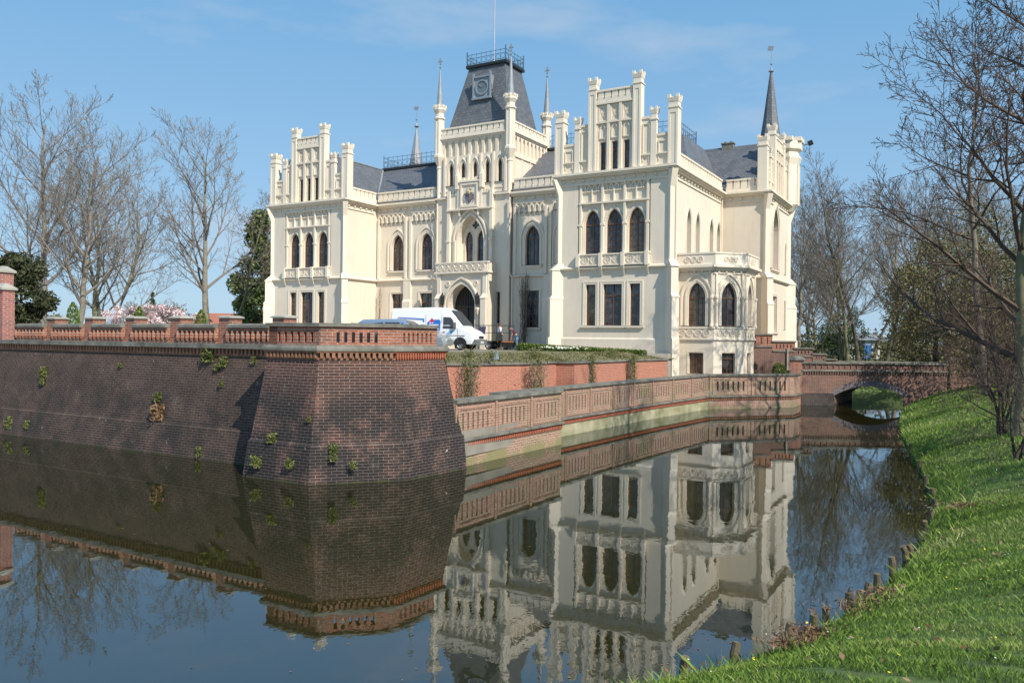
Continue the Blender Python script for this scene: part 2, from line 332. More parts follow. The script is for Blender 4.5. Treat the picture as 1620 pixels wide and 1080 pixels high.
# the palace
PAL = empty('palace', TW(0, 0, 2.93), TH)
PAL['label'] = 'cream neo gothic palace with stepped gables, pinnacles and a slate roofed clock tower'; PAL['category'] = 'palace'
class PM(MB):            # palace-local builder: input in (u, v, z)
    def __init__(s, T=None):
        T = T or ident; MB.__init__(s, lambda a, b, c: (lambda q: (q[0], q[1], q[2]-2.93))(T(a, b, c)))
def window(T, c, w, z0, zs, za=None, depth=.24, mull=True, sill=True, sur=.13, bars=3, pr=.05, d=0, glass=GLASS, hood=.0):
    """a window part with its frame and pane; returns the hole outline"""
    gothic = za is not None
    P = (lambda e, lo=None: arch(c, w+2*e, z0-(e if lo is None else lo), zs, za+e*1.25)) if gothic else (lambda e, lo=None: rect(c, w+2*e, z0-(e if lo is None else lo), zs+e))
    s = PM(T); ring(s, P(0, 0), P(sur*.55, 0), d-.02, d+pr*.55); ring(s, P(sur*.55, 0), P(sur, 0), d-.02, d+pr)
    if hood: ring(s, P(hood, 0), P(hood+.09, 0), d-.02, d+.09)
    if sill: s.box(c-w/2-sur-.08, c+w/2+sur+.08, d-.03, d+.14, z0-.13, z0-.03); s.box(c-w/2-sur, c+w/2+sur, d-.03, d+.07, z0-.22, z0-.13)
    ob = s.build('window', CREAM2, PAL)
    f = PM(T); q = d-depth
    ring(f, P(-.055), P(0, 0), q-.05, q+.04)
    if mull: f.box(c-.028, c+.028, q-.02, q+.035, z0+.04, (za-.1 if gothic else zs-.04))
    tz = zs if gothic else z0+(zs-z0)*.72
    f.box(c-w/2+.03, c+w/2-.03, q-.02, q+.045, tz-.04, tz+.03)
    n = bars
    for i in range(1, n+1): zz = z0+(tz-z0)*i/(n+1); f.box(c-w/2+.03, c+w/2-.03, q-.02, q+.01, zz-.012, zz+.012)
    if w > .8:
        for e in (-1, 1): f.box(c+e*w*.27-.012, c+e*w*.27+.012, q-.02, q+.01, z0+.04, tz)
    if gothic and w > .8:
        for e in (-1, 1):
            hw = w/2-.05; a1 = arch(c+e*hw/2, hw-.05, zs, zs+.02, zs+(za-zs)*.62, 5); a0 = arch(c+e*hw/2, hw-.13, zs+.02, zs+.04, zs+(za-zs)*.62-.06, 5)
            ring(f, a0, a1, q-.02, q+.02)
    f.build('frame', WOOD, ob)
    g = PM(T); g.face([(x, q-.01, z) for x, z in P(-.01)]); g.build('pane', GLASS2 if GR_.random() < .3 and w > .5 else glass, ob)
    return P(0, 0)
def part(mb, name, mat, parent=None, **k): return mb.build(name, mat, parent or PAL, **k)
def battlement(T, s0, s1, z0=13.98, z1=14.93, pitch=.5, name='battlement', th=.34, d=.12):
    m = PM(T); h = z1-z0
    m.box(s0, s1, d-th, d, z0, z0+h*.42)
    n = max(2, round((s1-s0)/pitch)); p = (s1-s0)/n
    for i in range(n):
        a = s0+i*p+p*.11; b = s0+(i+1)*p-p*.11
        m.box(a, b, d-th+.03, d-.03, z0+h*.42, z1-.1); m.box(a-.03, b+.03, d-th, d+.02, z1-.12, z1)
        m.hexa([(a-.04, d-.02, z0+h*.42), (a+.04, d-.02, z0+h*.42), (a+.04, d-.02, z0+h*.3), (a-.04, d-.02, z0+h*.3)], [(a-.04, d+.05, z0+h*.42), (a+.04, d+.05, z0+h*.42), (a+.04, d+.01, z0+h*.3), (a-.04, d+.01, z0+h*.3)])
    m.box(s0, s1, d-th+.14, d-.12, z0+h*.42, z1-.2)
    part(m, name, CREAM2)
def cornice(T, s0, s1, z=13.98, e0=.36, e1=.36, studs=True, pr=.4):
    m = PM(T)
    m.box(s0-e0, s1+e1, -.1, pr, z-.13, z); m.box(s0-e0*.8, s1+e1*.8, -.1, pr*.75, z-.22, z-.13); m.box(s0-e0*.5, s1+e1*.5, -.1, pr*.5, z-.3, z-.22)
    m.box(s0, s1, -.1, .07, z-.72, z-.64)
    if studs:
        n = int((s1-s0)/.62)
        for i in range(n): x = s0+(i+.5)*(s1-s0)/n; m.box(x-.07, x+.07, -.02, .1, z-.52, z-.4)
    part(m, 'cornice', CREAM2)
def string(T, s0, s1, z=8.1, pr=.2):
    m = PM(T); m.hexa([(s0, -.05, z-.12), (s1, -.05, z-.12), (s1, pr, z-.06), (s0, pr, z-.06)], [(s0, -.05, z+.12), (s1, -.05, z+.12), (s1, pr, z+.02), (s0, pr, z+.02)]); part(m, 'string_course', CREAM2)
def pinnacle(T, s, d, z0, z1, w, panel=True, name='pinnacle'):
    m = PM(T); h = w/2; zc = z1-.78*min(1, (z1-z0)/3)
    m.box(s-h, s+h, d-h, d+h, z0, zc)
    m.box(s-h-.05, s+h+.05, d-h-.05, d+h+.05, zc, zc+.07)
    m.hexa([(s-h+.02, d-h+.02, zc+.07), (s+h-.02, d-h+.02, zc+.07), (s+h-.02, d+h-.02, zc+.07), (s-h+.02, d+h-.02, zc+.07)], [(s-h+.02, d-h+.02, z1-.42), (s+h-.02, d-h+.02, z1-.42), (s+h-.02, d+h-.02, z1-.42), (s-h+.02, d+h-.02, z1-.42)])
    m.hexa([(s-h, d-h, z1-.42), (s+h, d-h, z1-.42), (s+h, d+h, z1-.42), (s-h, d+h, z1-.42)], [(s-h-.05, d-h-.05, z1-.2), (s+h+.05, d-h-.05, z1-.2), (s+h+.05, d+h+.05, z1-.2), (s-h-.05, d+h+.05, z1-.2)])
    q = h*.62
    for a in (-1, 1):
        for b in (-1, 1):
            x0, x1 = sorted((s+a*(h+.05), s+a*(h+.05-q))); y0, y1 = sorted((d+b*(h+.05), d+b*(h+.05-q))); m.box(x0, x1, y0, y1, z1-.2, z1)
    m.box(s-h+.05, s+h-.05, d-h+.05, d+h-.05, z1-.2, z1-.12)
    if panel and w > .4:
        e = .03
        for (x0, x1) in ((s-h, s-h+.13), (s+h-.13, s+h)):
            m.box(x0+.002, x1-.002, d+h, d+h+e, z0+.1, zc-.1)
        m.box(s-h+.13, s+h-.13, d+h, d+h+e, zc-.3, zc-.1)
    part(m, name, CREAM2)
def buttress(T, s, sgn, z0=3.0):
    """diagonal corner buttress; T frame whose corner is at s, sgn +1: points to +s"""
    k = math.sqrt(.5)
    TT = lambda a, b, z: T(s + (a*k + b*k)*sgn, -a*k*1 + b*k, z)     # a across, b outwards
    m = PM(TT); hw = .23
    def blk(b1, b1t, za, zb): m.hexa([(-hw, -.3, za), (hw, -.3, za), (hw, b1, za), (-hw, b1, za)], [(-hw, -.3, zb), (hw, -.3, zb), (hw, b1t, zb), (-hw, b1t, zb)])
    blk(.72, .72, z0, 3.75); blk(.72, .62, 3.75, 3.85); blk(.62, .62, 3.85, 6.2)
    m.hexa([(-hw-.03, -.3, 6.2), (hw+.03, -.3, 6.2), (hw+.03, .66, 6.2), (-hw-.03, .66, 6.2)], [(-hw, -.3, 6.45), (hw, -.3, 6.45), (hw, .5, 6.45), (-hw, .5, 6.45)])
    blk(.5, .5, 6.45, 8.0)
    m.hexa([(-hw-.05, -.3, 8.0), (hw+.05, -.3, 8.0), (hw+.05, .58, 8.0), (-hw-.05, .58, 8.0)], [(-hw, -.3, 8.42), (hw, -.3, 8.42), (hw, .14, 8.42), (-hw, .14, 8.42)])
    m.hexa([(-.15, -.3, 8.3), (.15, -.3, 8.3), (.15, .1, 8.3), (-.15, .1, 8.3)], [(-.15, -.3, 12.7), (.15, -.3, 12.7), (.15, .1, 12.7), (-.15, .1, 12.7)])
    m.hexa([(-.15, -.3, 12.7), (.15, -.3, 12.7), (.15, .1, 12.7), (-.15, .1, 12.7)], [(-.2, -.3, 13.7), (.2, -.3, 13.7), (.2, .45, 13.7), (-.2, .45, 13.7)])
    part(m, 'buttress', CREAM2)
def tracery(m, s0, s1, z0, z1, n, d0, d1):
    p = (s1-s0)/n
    for i in range(n):
        c = s0+(i+.5)*p; r = min(p, z1-z0)*.47; zc = (z0+z1)/2
        o = [(c+r*math.cos(2*PI*k/12), zc+r*math.sin(2*PI*k/12)) for k in range(12)]; q = [(c+r*.78*math.cos(2*PI*k/12), zc+r*.78*math.sin(2*PI*k/12)) for k in range(12)]
        ring(m, q, o, d0, d1)
        for a in range(4):
            t = PI/4+a*PI/2; cx, cz = c+r*.42*math.cos(t), zc+r*.42*math.sin(t); rr = r*.36
            o = [(cx+rr*math.cos(2*PI*k/8), cz+rr*math.sin(2*PI*k/8)) for k in range(8)]; q = [(cx+rr*.6*math.cos(2*PI*k/8), cz+rr*.6*math.sin(2*PI*k/8)) for k in range(8)]
            ring(m, q, o, d0, d1-.015)
def gable(T, c, hs=(18.1, 17.55, 19.83, 15.9, 17.0, 19.0), back=.42, ends=(1, 1)):
    """stepped gable with six pinnacles, slit windows and blind panels"""
    hc, h2, h3, w1, w2, wt = hs; m = PM(T); B = -back
    holes = []
    for o in (-.78, 0, .78): holes.append(window(T, c+o, .34, 14.1, w1-.1, depth=.16, mull=False, sill=False, sur=.0, bars=5, pr=.02, d=-.10))
    outline = [(c-1.2, 14.0), (c+1.2, 14.0), (c+1.2, wt-.85), (c-1.2, wt-.85)]
    wall_faces(m, outline, holes, -.10, .2)
    m.box(c-1.2, c+1.2, B, -.36, 14.0, wt-.85)
    for e in (-1, 1):
        m.box(*sorted((c+e*2.4, c+e*3.6)), B, -.1, 14.0, w1); m.box(*sorted((c+e*1.6, c+e*2.4)), B, -.1, 14.0, w2)
        m.box(*sorted((c+e*2.7, c+e*3.5)), B-.05, -.04, w1-.12, w1+.03); m.box(*sorted((c+e*1.7, c+e*2.4)), B-.05, -.04, w2-.12, w2+.03)
        for a, b, t in ((2.85, 3.3, w1-.45), (1.86, 2.2, w2-.45)):     # sunk panel frames
            x0, x1 = sorted((c+e*a, c+e*b)); m.box(x0-.06, x0, -.1, -.04, 14.35, t); m.box(x1, x1+.06, -.1, -.04, 14.35, t); m.box(x0-.06, x1+.06, -.1, -.04, t, t+.07)
            m.box(x0-.08, x1+.08, -.1, .03, 14.7, 14.79); m.box(x0, x1, -.1, -.02, 14.62, 14.7)
    for o in (-.39, .39): m.box(c+o-.09, c+o+.09, -.12, .04, 14.0, wt-.95)
    for o in (-1.14, 1.14): m.box(c+o-.05, c+o+.05, -.12, .0, 14.0, wt-.95)
    z1 = w1+.1; z2 = w2; z3 = wt-.95
    for o in (-.78, 0, .78):
        a1 = arch(c+o, .5, z1, z1+.45, z2-.1, 5); a0 = arch(c+o, .36, z1+.05, z1+.45, z2-.2, 5); ring(m, a0, a1, -.1, -.03)
        ring(m, rect(c+o, .42, z2+.12, z3-.12), rect(c+o, .56, z2+.05, z3-.05), -.1, -.02)
        for e in (-1, 1): m.face([(c+o-.2*e-.03, -.06, z2+.14), (c+o-.2*e+.03, -.06, z2+.14), (c+o+.2*e+.03, -.06, z3-.14), (c+o+.2*e-.03, -.06, z3-.14)])
    m.box(c-1.2, c+1.2, -.14, .05, z2-.06, z2+.02); m.box(c-1.25, c+1.25, B-.05, .06, wt-.9, wt-.78)
    part(m, 'gable', CREAM)
    battlement(T, c-1.15, c+1.15, wt-.78, wt, .46, 'gable_battlement', .34, .02)
    if ends[0]: pinnacle(T, c-3.74, -.28, 13.98, hc, .6)
    if ends[1]: pinnacle(T, c+3.70, -.28, 13.98, hc, .6)
    for e in (-1, 1):
        pinnacle(T, c+e*2.5, -.18, 13.98, h2, .36); pinnacle(T, c+e*1.46, -.2, 13.98, h3, .52)

# ---- wings: the two front facades
def wing_front(s0, s1, v, zb):
    T = FRONT(v); c = (s0+s1)/2; holes = []
    for o, ww in ((-1.45, .66), (0, 1.22), (1.45, .66)):
        holes.append(window(T, c+o, ww, 4.56, 7.08, depth=.24, sur=.2, bars=4, mull=ww > 1, pr=.04))
    m = PM(T)
    holes.append(rect(c, 4.75, 8.3, 13.33))
    wall_faces(m, [(s0, zb), (s1, zb), (s1, 14.0), (s0, 14.0)], holes, 0, .16)
    up = [window(T, c+o, 1.05, 8.96, 10.78, 11.70, depth=.22, sur=.13, bars=4, pr=.05, d=-.14, sill=False) for o in (-1.45, 0, 1.45)]
    wall_faces(m, rect(c, 4.75, 8.3, 13.33), up, -.14, .25)
    m.box(s0-.06, s1+.06, -.04, .07, zb, 3.72); m.hexa([(s0, 0, 3.72), (s1, 0, 3.72), (s1, .07, 3.72), (s0, .07, 3.72)], [(s0, -.02, 3.82), (s1, -.02, 3.82), (s1, 0, 3.82), (s0, 0, 3.82)])
    part(m, 'front_wall', CREAM)
    t = PM(T)
    for o in (-2.2, -.725, .725, 2.2): t.box(c+o-.07, c+o+.07, -.15, .03, 8.9, 13.3); t.box(c+o-.13, c+o+.13, -.15, .05, 10.7, 10.82)
    t.box(c-2.3, c+2.3, -.15, .06, 12.05, 12.15)
    for o in (-1.45, 0, 1.45): t.box(c+o-.035, c+o+.035, -.15, -.02, 12.15, 12.95)
    for i in range(12):
        x = c-2.2+4.4*(i+.5)/12; ring(t, arch(x, .2, 12.85, 12.98, 13.15, 4), arch(x, .33, 12.8, 12.98, 13.25, 4), -.15, -.05)
    t.box(c-2.3, c+2.3, -.15, .0, 13.22, 13.33)
    part(t, 'blind_tracery', CREAM2)
    b = PM(T); b.box(c-2.35, c+2.35, -.15, .16, 8.27, 8.86); b.box(c-2.42, c+2.42, -.15, .24, 8.86, 8.94); b.box(c-2.42, c+2.42, -.15, .26, 8.2, 8.28)
    for o in (-2.25, -.725, .725, 2.25):
        b.box(c+o-.11, c+o+.11, 0, .32, 8.16, 8.98)
        b.hexa([(c+o-.05, 0, 7.62), (c+o+.05, 0, 7.62), (c+o+.05, .06, 7.62), (c+o-.05, .06, 7.62)], [(c+o-.09, 0, 8.16), (c+o+.09, 0, 8.16), (c+o+.09, .3, 8.16), (c+o-.09, .3, 8.16)])
    for a in (-1.49, 0, 1.49): tracery(b, c+a-.58, c+a+.58, 8.3, 8.84, 2, .15, .2)
    part(b, 'sill_balcony', CREAM2)
    string(T, s0-.1, s1+.1); cornice(T, s0, s1); gable(T, c)
wing_front(-7.36, 0, 0, .9); wing_front(-32.73, -25.18, 0, 2.9)
for T, s, sg, zb in ((FRONT(0), 0, 1, .9), (FRONT(0), -7.36, -1, 2.9), (FRONT(0), -32.73, -1, 2.9), (FRONT(0), -25.18, 1, 2.9)): buttress(T, s, sg, zb)
# left wing: its right flank, left flank and back
m = PM(SIDE(-25.18)); m.face([(0, 0, 2.9), (3.68, 0, 2.9), (3.68, 0, 14), (0, 0, 14)]); part(m, 'side_wall', CREAM)
string(SIDE(-25.18), 0, 3.68); cornice(SIDE(-25.18), 0, 3.3, e1=0); battlement(SIDE(-25.18), .15, 3.45)
m = PM(); m.face([(-32.73, 0, 2.9), (-32.73, 18, 2.9), (-32.73, 18, 14), (-32.73, 0, 14)]); m.face([(-32.73, 18, 2.9), (3.1, 18, 2.9), (3.1, 18, 14), (-32.73, 18, 14)]); m.face([(-7.36, 0, 2.9), (-7.36, 3.7, 2.9), (-7.36, 3.7, 14), (-7.36, 0, 14)]); part(m, 'rear_wall', CREAM)
# ---- recessed front walls
def corbels(T, s0, s1, z=12.55):
    m = PM(T); n = round((s1-s0)/.44); p = (s1-s0)/n
    for i in range(n):
        x = s0+(i+.5)*p; ring(m, arch(x, p*.62, z+.12, z+.3, z+.62, 4), arch(x, p*.98, z+.12, z+.3, z+.8, 4), -.02, .12)
        m.hexa([(x+p/2-.03, 0, z-.12), (x+p/2+.03, 0, z-.12), (x+p/2+.03, .03, z-.12), (x+p/2-.03, .03, z-.12)], [(x+p/2-.07, 0, z+.16), (x+p/2+.07, 0, z+.16), (x+p/2+.07, .13, z+.16), (x+p/2-.07, .13, z+.16)])
    m.box(s0, s1, -.02, .12, z+.76, z+.9); part(m, 'corbel_table', CREAM2)
VM = 3.68; TM = FRONT(VM)
for s0, s1, wc, pil in ((-25.18, -19.4, (-23.12, -20.38), (-22.3, -21.84)), (-12.9, -7.36, (-11.29, -8.75), (-10.2, -9.85))):
    holes = []
    for c in wc:
        holes.append(window(TM, c, 1.12, 8.82, 10.65, 11.6, sur=.16, bars=4, hood=.3)); holes.append(window(TM, c, 1.12, 4.5, 7.05, sur=.16, bars=3))
    m = PM(TM); wall_faces(m, [(s0, 2.9), (s1, 2.9), (s1, 14), (s0, 14)], holes, 0, .3); part(m, 'recess_wall', CREAM)
    m = PM(TM)
    for p in (*pil, s0+.25): m.box(p-.09, p+.09, -.02, .14, 8.2, 12.9)
    m.box(pil[0]-.12, pil[1]+.12, -.02, .3, 2.9, 6.4); m.hexa([(pil[0]-.12, -.02, 6.4), (pil[1]+.12, -.02, 6.4), (pil[1]+.12, .3, 6.4), (pil[0]-.12, .3, 6.4)], [(pil[0]-.1, -.02, 6.6), (pil[1]+.1, -.02, 6.6), (pil[1]+.1, .18, 6.6), (pil[0]-.1, .18, 6.6)]); m.box(pil[0]-.1, pil[1]+.1, -.02, .18, 6.6, 8.1)
    part(m, 'pilaster', CREAM2)
    string(TM, s0, s1); cornice(TM, s0, s1, e0=0, e1=0, pr=.42); battlement(TM, s0+.1, s1-.1, 13.98, 14.95)
    corbels(TM, s0+.15, pil[0]-.1, 12.4); corbels(TM, pil[1]+.1, s1-.1, 12.4)
# ---- central tower
VT = 3.43; TT = FRONT(VT); C0, C1, CB = -19.3, -13.0, 9.1; TC = (C0+C1)/2
holes = [window(TT, -18.04+1.045*i, .38, 14.85, 15.95, 16.52, depth=.22, mull=False, sill=False, sur=.1, bars=4, hood=.16) for i in range(5)]
holes.append(window(TT, -13.88, .3, 4.75, 7.0, depth=.22, mull=False, sur=.05, bars=4, pr=.02, sill=False))
holes.append(arch(-16.25, 2.25, 9.1, 10.75, 12.6))
nich = [arch(C0+.55+.575*(i+.5), .36, 17.0, 17.75, 18.15, 5) for i in range(9)]
m = PM(TT); wall_faces(m, [(C0, 2.9), (C1, 2.9), (C1, 19), (C0, 19)], holes+nich, 0, .16)
for h in nich: m.face([(x, -.16, z) for x, z in h])
# twin lancets deep in the big arch
tw = [window(TT, -16.25+o, .62, 9.15, 10.9, 11.55, depth=.12, sur=.07, bars=4, mull=False, sill=False, d=-.62) for o in (-.52, .52)]
qf = [(-16.25+.3*math.cos(t)*(.55+.45*abs(math.cos(2*t))), 11.95+.3*math.sin(t)*(.55+.45*abs(math.cos(2*t)))) for t in [2*PI*k/24 for k in range(24)]]
wall_faces(m, arch(-16.25, 2.25, 9.1, 10.75, 12.6), tw+[qf], -.62, .1)
bo = arch(-16.25, 2.25, 9.1, 10.75, 12.6)
for i in range(len(bo)):
    a, b = bo[i], bo[(i+1) % len(bo)]; m.face([(a[0], -.16, a[1]), (b[0], -.16, b[1]), (b[0], -.62, b[1]), (a[0], -.62, a[1])])
part(m, 'tower_front', CREAM)
m = PM(TT); m.face([(x, -.7, z) for x, z in qf]); part(m, 'quatrefoil_pane', GLASS)
m = PM(SIDE(C1)); nich = [arch(VT+.5+.58*(i+.5), .34, 17.0, 17.75, 18.15, 5) for i in range(8)]
wall_faces(m, [(VT, 2.9), (CB, 2.9), (CB, 19), (VT, 19)], nich, 0, .16)
for h in nich: m.face([(x, -.16, z) for x, z in h])
for i in range(5): x = VT+.5+1.16*i+.0; m.box(x-.05, x+.05, 0, .07, 14.2, 16.6); m.box(x-.05, x+1.1, -.02, .09, 16.62, 16.74)
part(m, 'tower_side', CREAM)
m = PM(); m.face([(C0, VT, 2.9), (C0, CB, 2.9), (C0, CB, 19), (C0, VT, 19)]); m.face([(C0, CB, 12), (C1, CB, 12), (C1, CB, 19), (C0, CB, 19)]); part(m, 'tower_back', CREAM)
m = PM(TT)
ring(m, arch(-16.25, 2.25, 9.1, 10.75, 12.6), arch(-16.25, 2.5, 9.1, 10.75, 12.75), -.02, .1); ring(m, arch(-16.25, 2.75, 9.1, 10.75, 12.95), arch(-16.25, 2.95, 9.1, 10.75, 13.1), -.02, .16)
for i in range(6): x = -18.56+1.045*i; m.box(x-.08, x+.08, -.02, .12, 14.1, 17.0)
for x in (-18.05, -14.4): m.box(x-.12, x+.12, -.02, .3, 9.1, 14.4); m.box(x-.16, x+.16, -.02, .36, 10.7, 10.82)
for x in (-17.55, -14.9): m.box(x-.07, x+.07, -.02, .2, 9.1, 10.8)
m.box(-18.2, -14.25, -.02, .38, 12.95, 13.06)
for x in (-17.1, -15.5): m.box(x-.06, x+.06, -.02, .3, 12.55, 12.95)
m.box(-17.3, -15.2, -.02, .25, 13.06, 14.95)
ring(m, rect(-16.25, 1.25, 13.3, 14.75), rect(-16.25, 1.5, 13.15, 14.9), .2, .34); m.box(-17.35, -15.15, -.02, .38, 14.95, 15.05)
for i in range(6): x = -17.2+i*.38; m.box(x-.1, x+.1, .05, .3, 15.05, 15.3)
for x in (-17.3, -15.2): m.box(x-.12, x+.12, .02, .4, 14.5, 15.45); m.hexa([(x-.12, .02, 15.45), (x+.12, .02, 15.45), (x+.12, .4, 15.45), (x-.12, .4, 15.45)], [(x-.02, .18, 15.95), (x+.02, .18, 15.95), (x+.02, .22, 15.95), (x-.02, .22, 15.95)])
for a, b in ((-18.15, -17.35), (-15.15, -14.35)):
    m.box(a, b, -.02, .14, 13.06, 14.1); m.box(a-.03, b+.03, -.02, .2, 14.1, 14.2)
    for i in range(3): x = a+.13+i*.27; m.box(x-.09, x+.09, .02, .16, 14.2, 14.42)
m.box(C0, -18.3, -.02, .2, 13.9, 14.02); m.box(-14.25, C1, -.02, .2, 13.9, 14.02); m.box(C0, C1, -.02, .05, 14.42, 14.5)
part(m, 'oriel_moulding', CREAM2)
m = PM(TT)     # carved and painted arms in the panel
m.mi = 0; m.prism([], 0, 0) if False else None
m.hexa([(-16.55, .2, 13.75), (-16.25, .2, 13.4), (-15.95, .2, 13.75), (-15.95, .2, 14.05), (-16.55, .2, 14.05)], [(-16.55, .32, 13.75), (-16.25, .32, 13.4), (-15.95, .32, 13.75), (-15.95, .32, 14.05), (-16.55, .32, 14.05)])
m.mi = 1; m.hexa([(-16.25, .32, 13.5), (-15.98, .32, 13.78), (-15.98, .32, 14.02), (-16.25, .32, 14.02)], [(-16.25, .34, 13.5), (-15.98, .34, 13.78), (-15.98, .34, 14.02), (-16.25, .34, 14.02)])
m.mi = 2; m.lathe(-16.25, .3, [(.1, 14.05), (.15, 14.15), (.14, 14.28), (.05, 14.36)], 8)
for e in (-1, 1): m.mi = 2; m.tube([(-16.25+e*.05, .3, 14.3), (-16.25+e*.2, .3, 14.42), (-16.25+e*.12, .3, 14.6)], .04, 5, .02); m.mi = 3; m.tube([(-16.25+e*.12, .3, 14.2), (-16.25+e*.42, .3, 14.1), (-16.25+e*.45, .3, 13.8), (-16.25+e*.36, .3, 13.55)], .055, 5, .03)
part(m, 'coat_of_arms', [simple('arms_blue', (.16, .18, .28), var=.5, scale=9), simple('arms_red', (.34, .18, .14), var=.4, scale=9), simple('arms_gilt', (.5, .4, .22)), simple('arms_silver', (.38, .38, .40), var=.5, scale=9)])
for T, a, b in ((TT, C0+.4, C1-.4), (SIDE(C1), VT+.4, CB-.4)):
    battlement(T, a, b, 18.4, 19.12, .52, 'tower_battlement'); m = PM(T); m.box(a-.1, b+.1, -.05, .18, 18.3, 18.4); m.box(a, b, -.05, .08, 18.2, 18.3); part(m, 'tower_cornice', CREAM2)
battlement(TF(0, CB, 1, 0, 0, 1), C0+.4, C1-.4, 18.4, 19.12, .52, 'tower_battlement'); battlement(TF(C0, 0, 0, 1, -1, 0), VT+.4, CB-.4, 18.4, 19.12, .52, 'tower_battlement')
def turret(u, v, zb=16.4, zs=17.3, zc=20.9, r=.32, spire=3.3, low=True):
    m = PM()
    if low: m.lathe(u, v, [(.16, 14.0), (.16, 16.2), (.22, 16.25), (.16, 16.3), (.16, zb), (.44, zs-.25), (.44, zs-.1), (r, zs)], 8)
    m.lathe(u, v, [(r, zs), (r, zc-1.05), (r+.1, zc-1.0), (r+.1, zc-.92), (r, zc-.85), (r, zc-.6), (r+.16, zc-.35), (r+.16, zc-.2)], 8)
    for k in range(8):
        t = PI/8+2*PI*(k+.5)/8-PI/8; x, y = u+(r+.08)*math.cos(t), v+(r+.08)*math.sin(t); m.box(x-.09, x+.09, y-.09, y+.09, zc-.2, zc)
        t2 = PI/8+2*PI*k/8; m.tube([(u+r*math.cos(t2), v+r*math.sin(t2), zs), (u+r*math.cos(t2), v+r*math.sin(t2), zc-1)], .035, 4)
    o = part(m, 'turret', CREAM2)
    s = PM(); s.lathe(u, v, [(r*.85, zc-.2), (r*.55, zc+spire*.3), (.05, zc+spire*.8)], 8); s.build('spire', LEAD, o)
    f = PM(); f.tube([(u, v, zc+spire*.78), (u, v, zc+spire*1.12)], .035, 5, .015); f.lathe(u, v, [(.03, zc+spire*.84), (.09, zc+spire*.86), (.03, zc+spire*.88)], 6)
    f.box(u-.2, u+.2, v-.03, v+.03, zc+spire*.99, zc+spire*.99+.07); f.box(u-.05, u+.05, v-.04, v+.04, zc+spire*.93, zc+spire*1.07); f.build('finial_cross', LEAD, o)
for u, v in ((C0+.15, VT+.05), (C1-.08, VT+.07), (C0+.15, CB-.1), (C1-.08, CB-.1)): turret(u, v)
# tower roof
m = PM(); B0 = [(C0+.45, VT+.45), (C1-.45, VT+.45), (C1-.45, CB-.45), (C0+.45, CB-.45)]; R0 = [(-17.62, 5.05), (-14.5, 5.05), (-14.5, 7.5), (-17.62, 7.5)]
m.hexa([(x, y, 18.55) for x, y in B0], [(x, y, 23.85) for x, y in R0]); rf = part(m, 'tower_roof', SLATE)
m = PM(); m.prism([(-17.8, 4.87), (-14.32, 4.87), (-14.32, 7.68), (-17.8, 7.68)], 23.85, 24.05); m.build('roof_curb', BLACK, rf)
def railing(mb, pts, z, h=1.0, step=.32, closed=False):
    P = pts + ([pts[0]] if closed else [])
    for (a, b) in zip(P, P[1:]):
        L_ = math.dist(a, b); n = max(1, round(L_/step)); X = lambda t: (a[0]+(b[0]-a[0])*t, a[1]+(b[1]-a[1])*t)
        for zz in (.1, h*.62, h*.95): mb.tube([(*a, z+zz), (*b, z+zz)], .018, 4)
        for i in range(n+1):
            x, y = X(i/n); mb.tube([(x, y, z), (x, y, z+h+(.15 if i in (0, n) else .06))], .022 if i in (0, n) else .013, 4)
            if i < n:
                pp = [X((i+.5+.42*math.cos(q)*1)/n)+(z+h*.36+h*.2*math.sin(q),) for q in [2*PI*k/8 for k in range(9)]]; mb.tube(pp, .012, 3)
m = PM(); railing(m, [(-17.75, 4.95), (-14.4, 4.95), (-14.4, 7.6), (-17.75, 7.6)], 24.05, .82, .42, True)
for x, y in ((-17.75, 4.95), (-14.4, 4.95), (-14.4, 7.6), (-17.75, 7.6)): m.tube([(x, y, 24), (x, y, 25.1)], .045, 5)
m.build('railing', IRON, rf)
m = PM(); m.tube([(-16.2, 6.3, 24), (-16.2, 6.3, 32)], .045, 6, .03); m.lathe(-16.2, 6.3, [(.14, 24.05), (.1, 24.5), (.05, 24.7)], 8); m.build('flagpole', simple('pole_grey', (.45, .48, .52), .4), PAL)
m = PM(); m.box(-16.72, -15.3, 4.35, 5.6, 21.3, 22.95); ck = part(m, 'clock_dormer', LEAD)
T4 = FRONT(4.35); m = PM(T4); m.box(-16.85, -15.2, -.1, .12, 21.2, 21.34); m.box(-16.8, -16.68, 0, .1, 21.3, 23.15); m.box(-15.34, -15.22, 0, .1, 21.3, 23.15); m.box(-16.7, -15.3, 0, .1, 22.78, 22.9)
ring(m, [(-16.01+.46*math.cos(2*PI*k/24), 22.06+.46*math.sin(2*PI*k/24)) for k in range(24)], [(-16.01+.56*math.cos(2*PI*k/24), 22.06+.56*math.sin(2*PI*k/24)) for k in range(24)], 0, .08)
m.build('clock_surround', simple('pale_zinc', (.26, .31, .35), .5), ck)
m = PM(T4); m.face([(-16.01+.46*math.cos(2*PI*k/24), .03, 22.06+.46*math.sin(2*PI*k/24)) for k in range(24)]); m.build('clock_face', simple('clock_dial', (.17, .21, .24), .5), ck)
m = PM(T4)
for k in range(12):
    t = 2*PI*k/12; c_, s_ = math.cos(t), math.sin(t); m.face([(-16.01+.36*c_-.02*s_, .04, 22.06+.36*s_+.02*c_), (-16.01+.44*c_-.02*s_, .04, 22.06+.44*s_+.02*c_), (-16.01+.44*c_+.02*s_, .04, 22.06+.44*s_-.02*c_), (-16.01+.36*c_+.02*s_, .04, 22.06+.36*s_-.02*c_)])
m.tube([(-16.01, .06, 22.06), (-16.28, .06, 22.28)], .025, 4); m.tube([(-16.01, .06, 22.06), (-15.7, .06, 22.3)], .02, 4); m.build('clock_hands', simple('dial_gold', (.3, .33, .33), .4), ck)
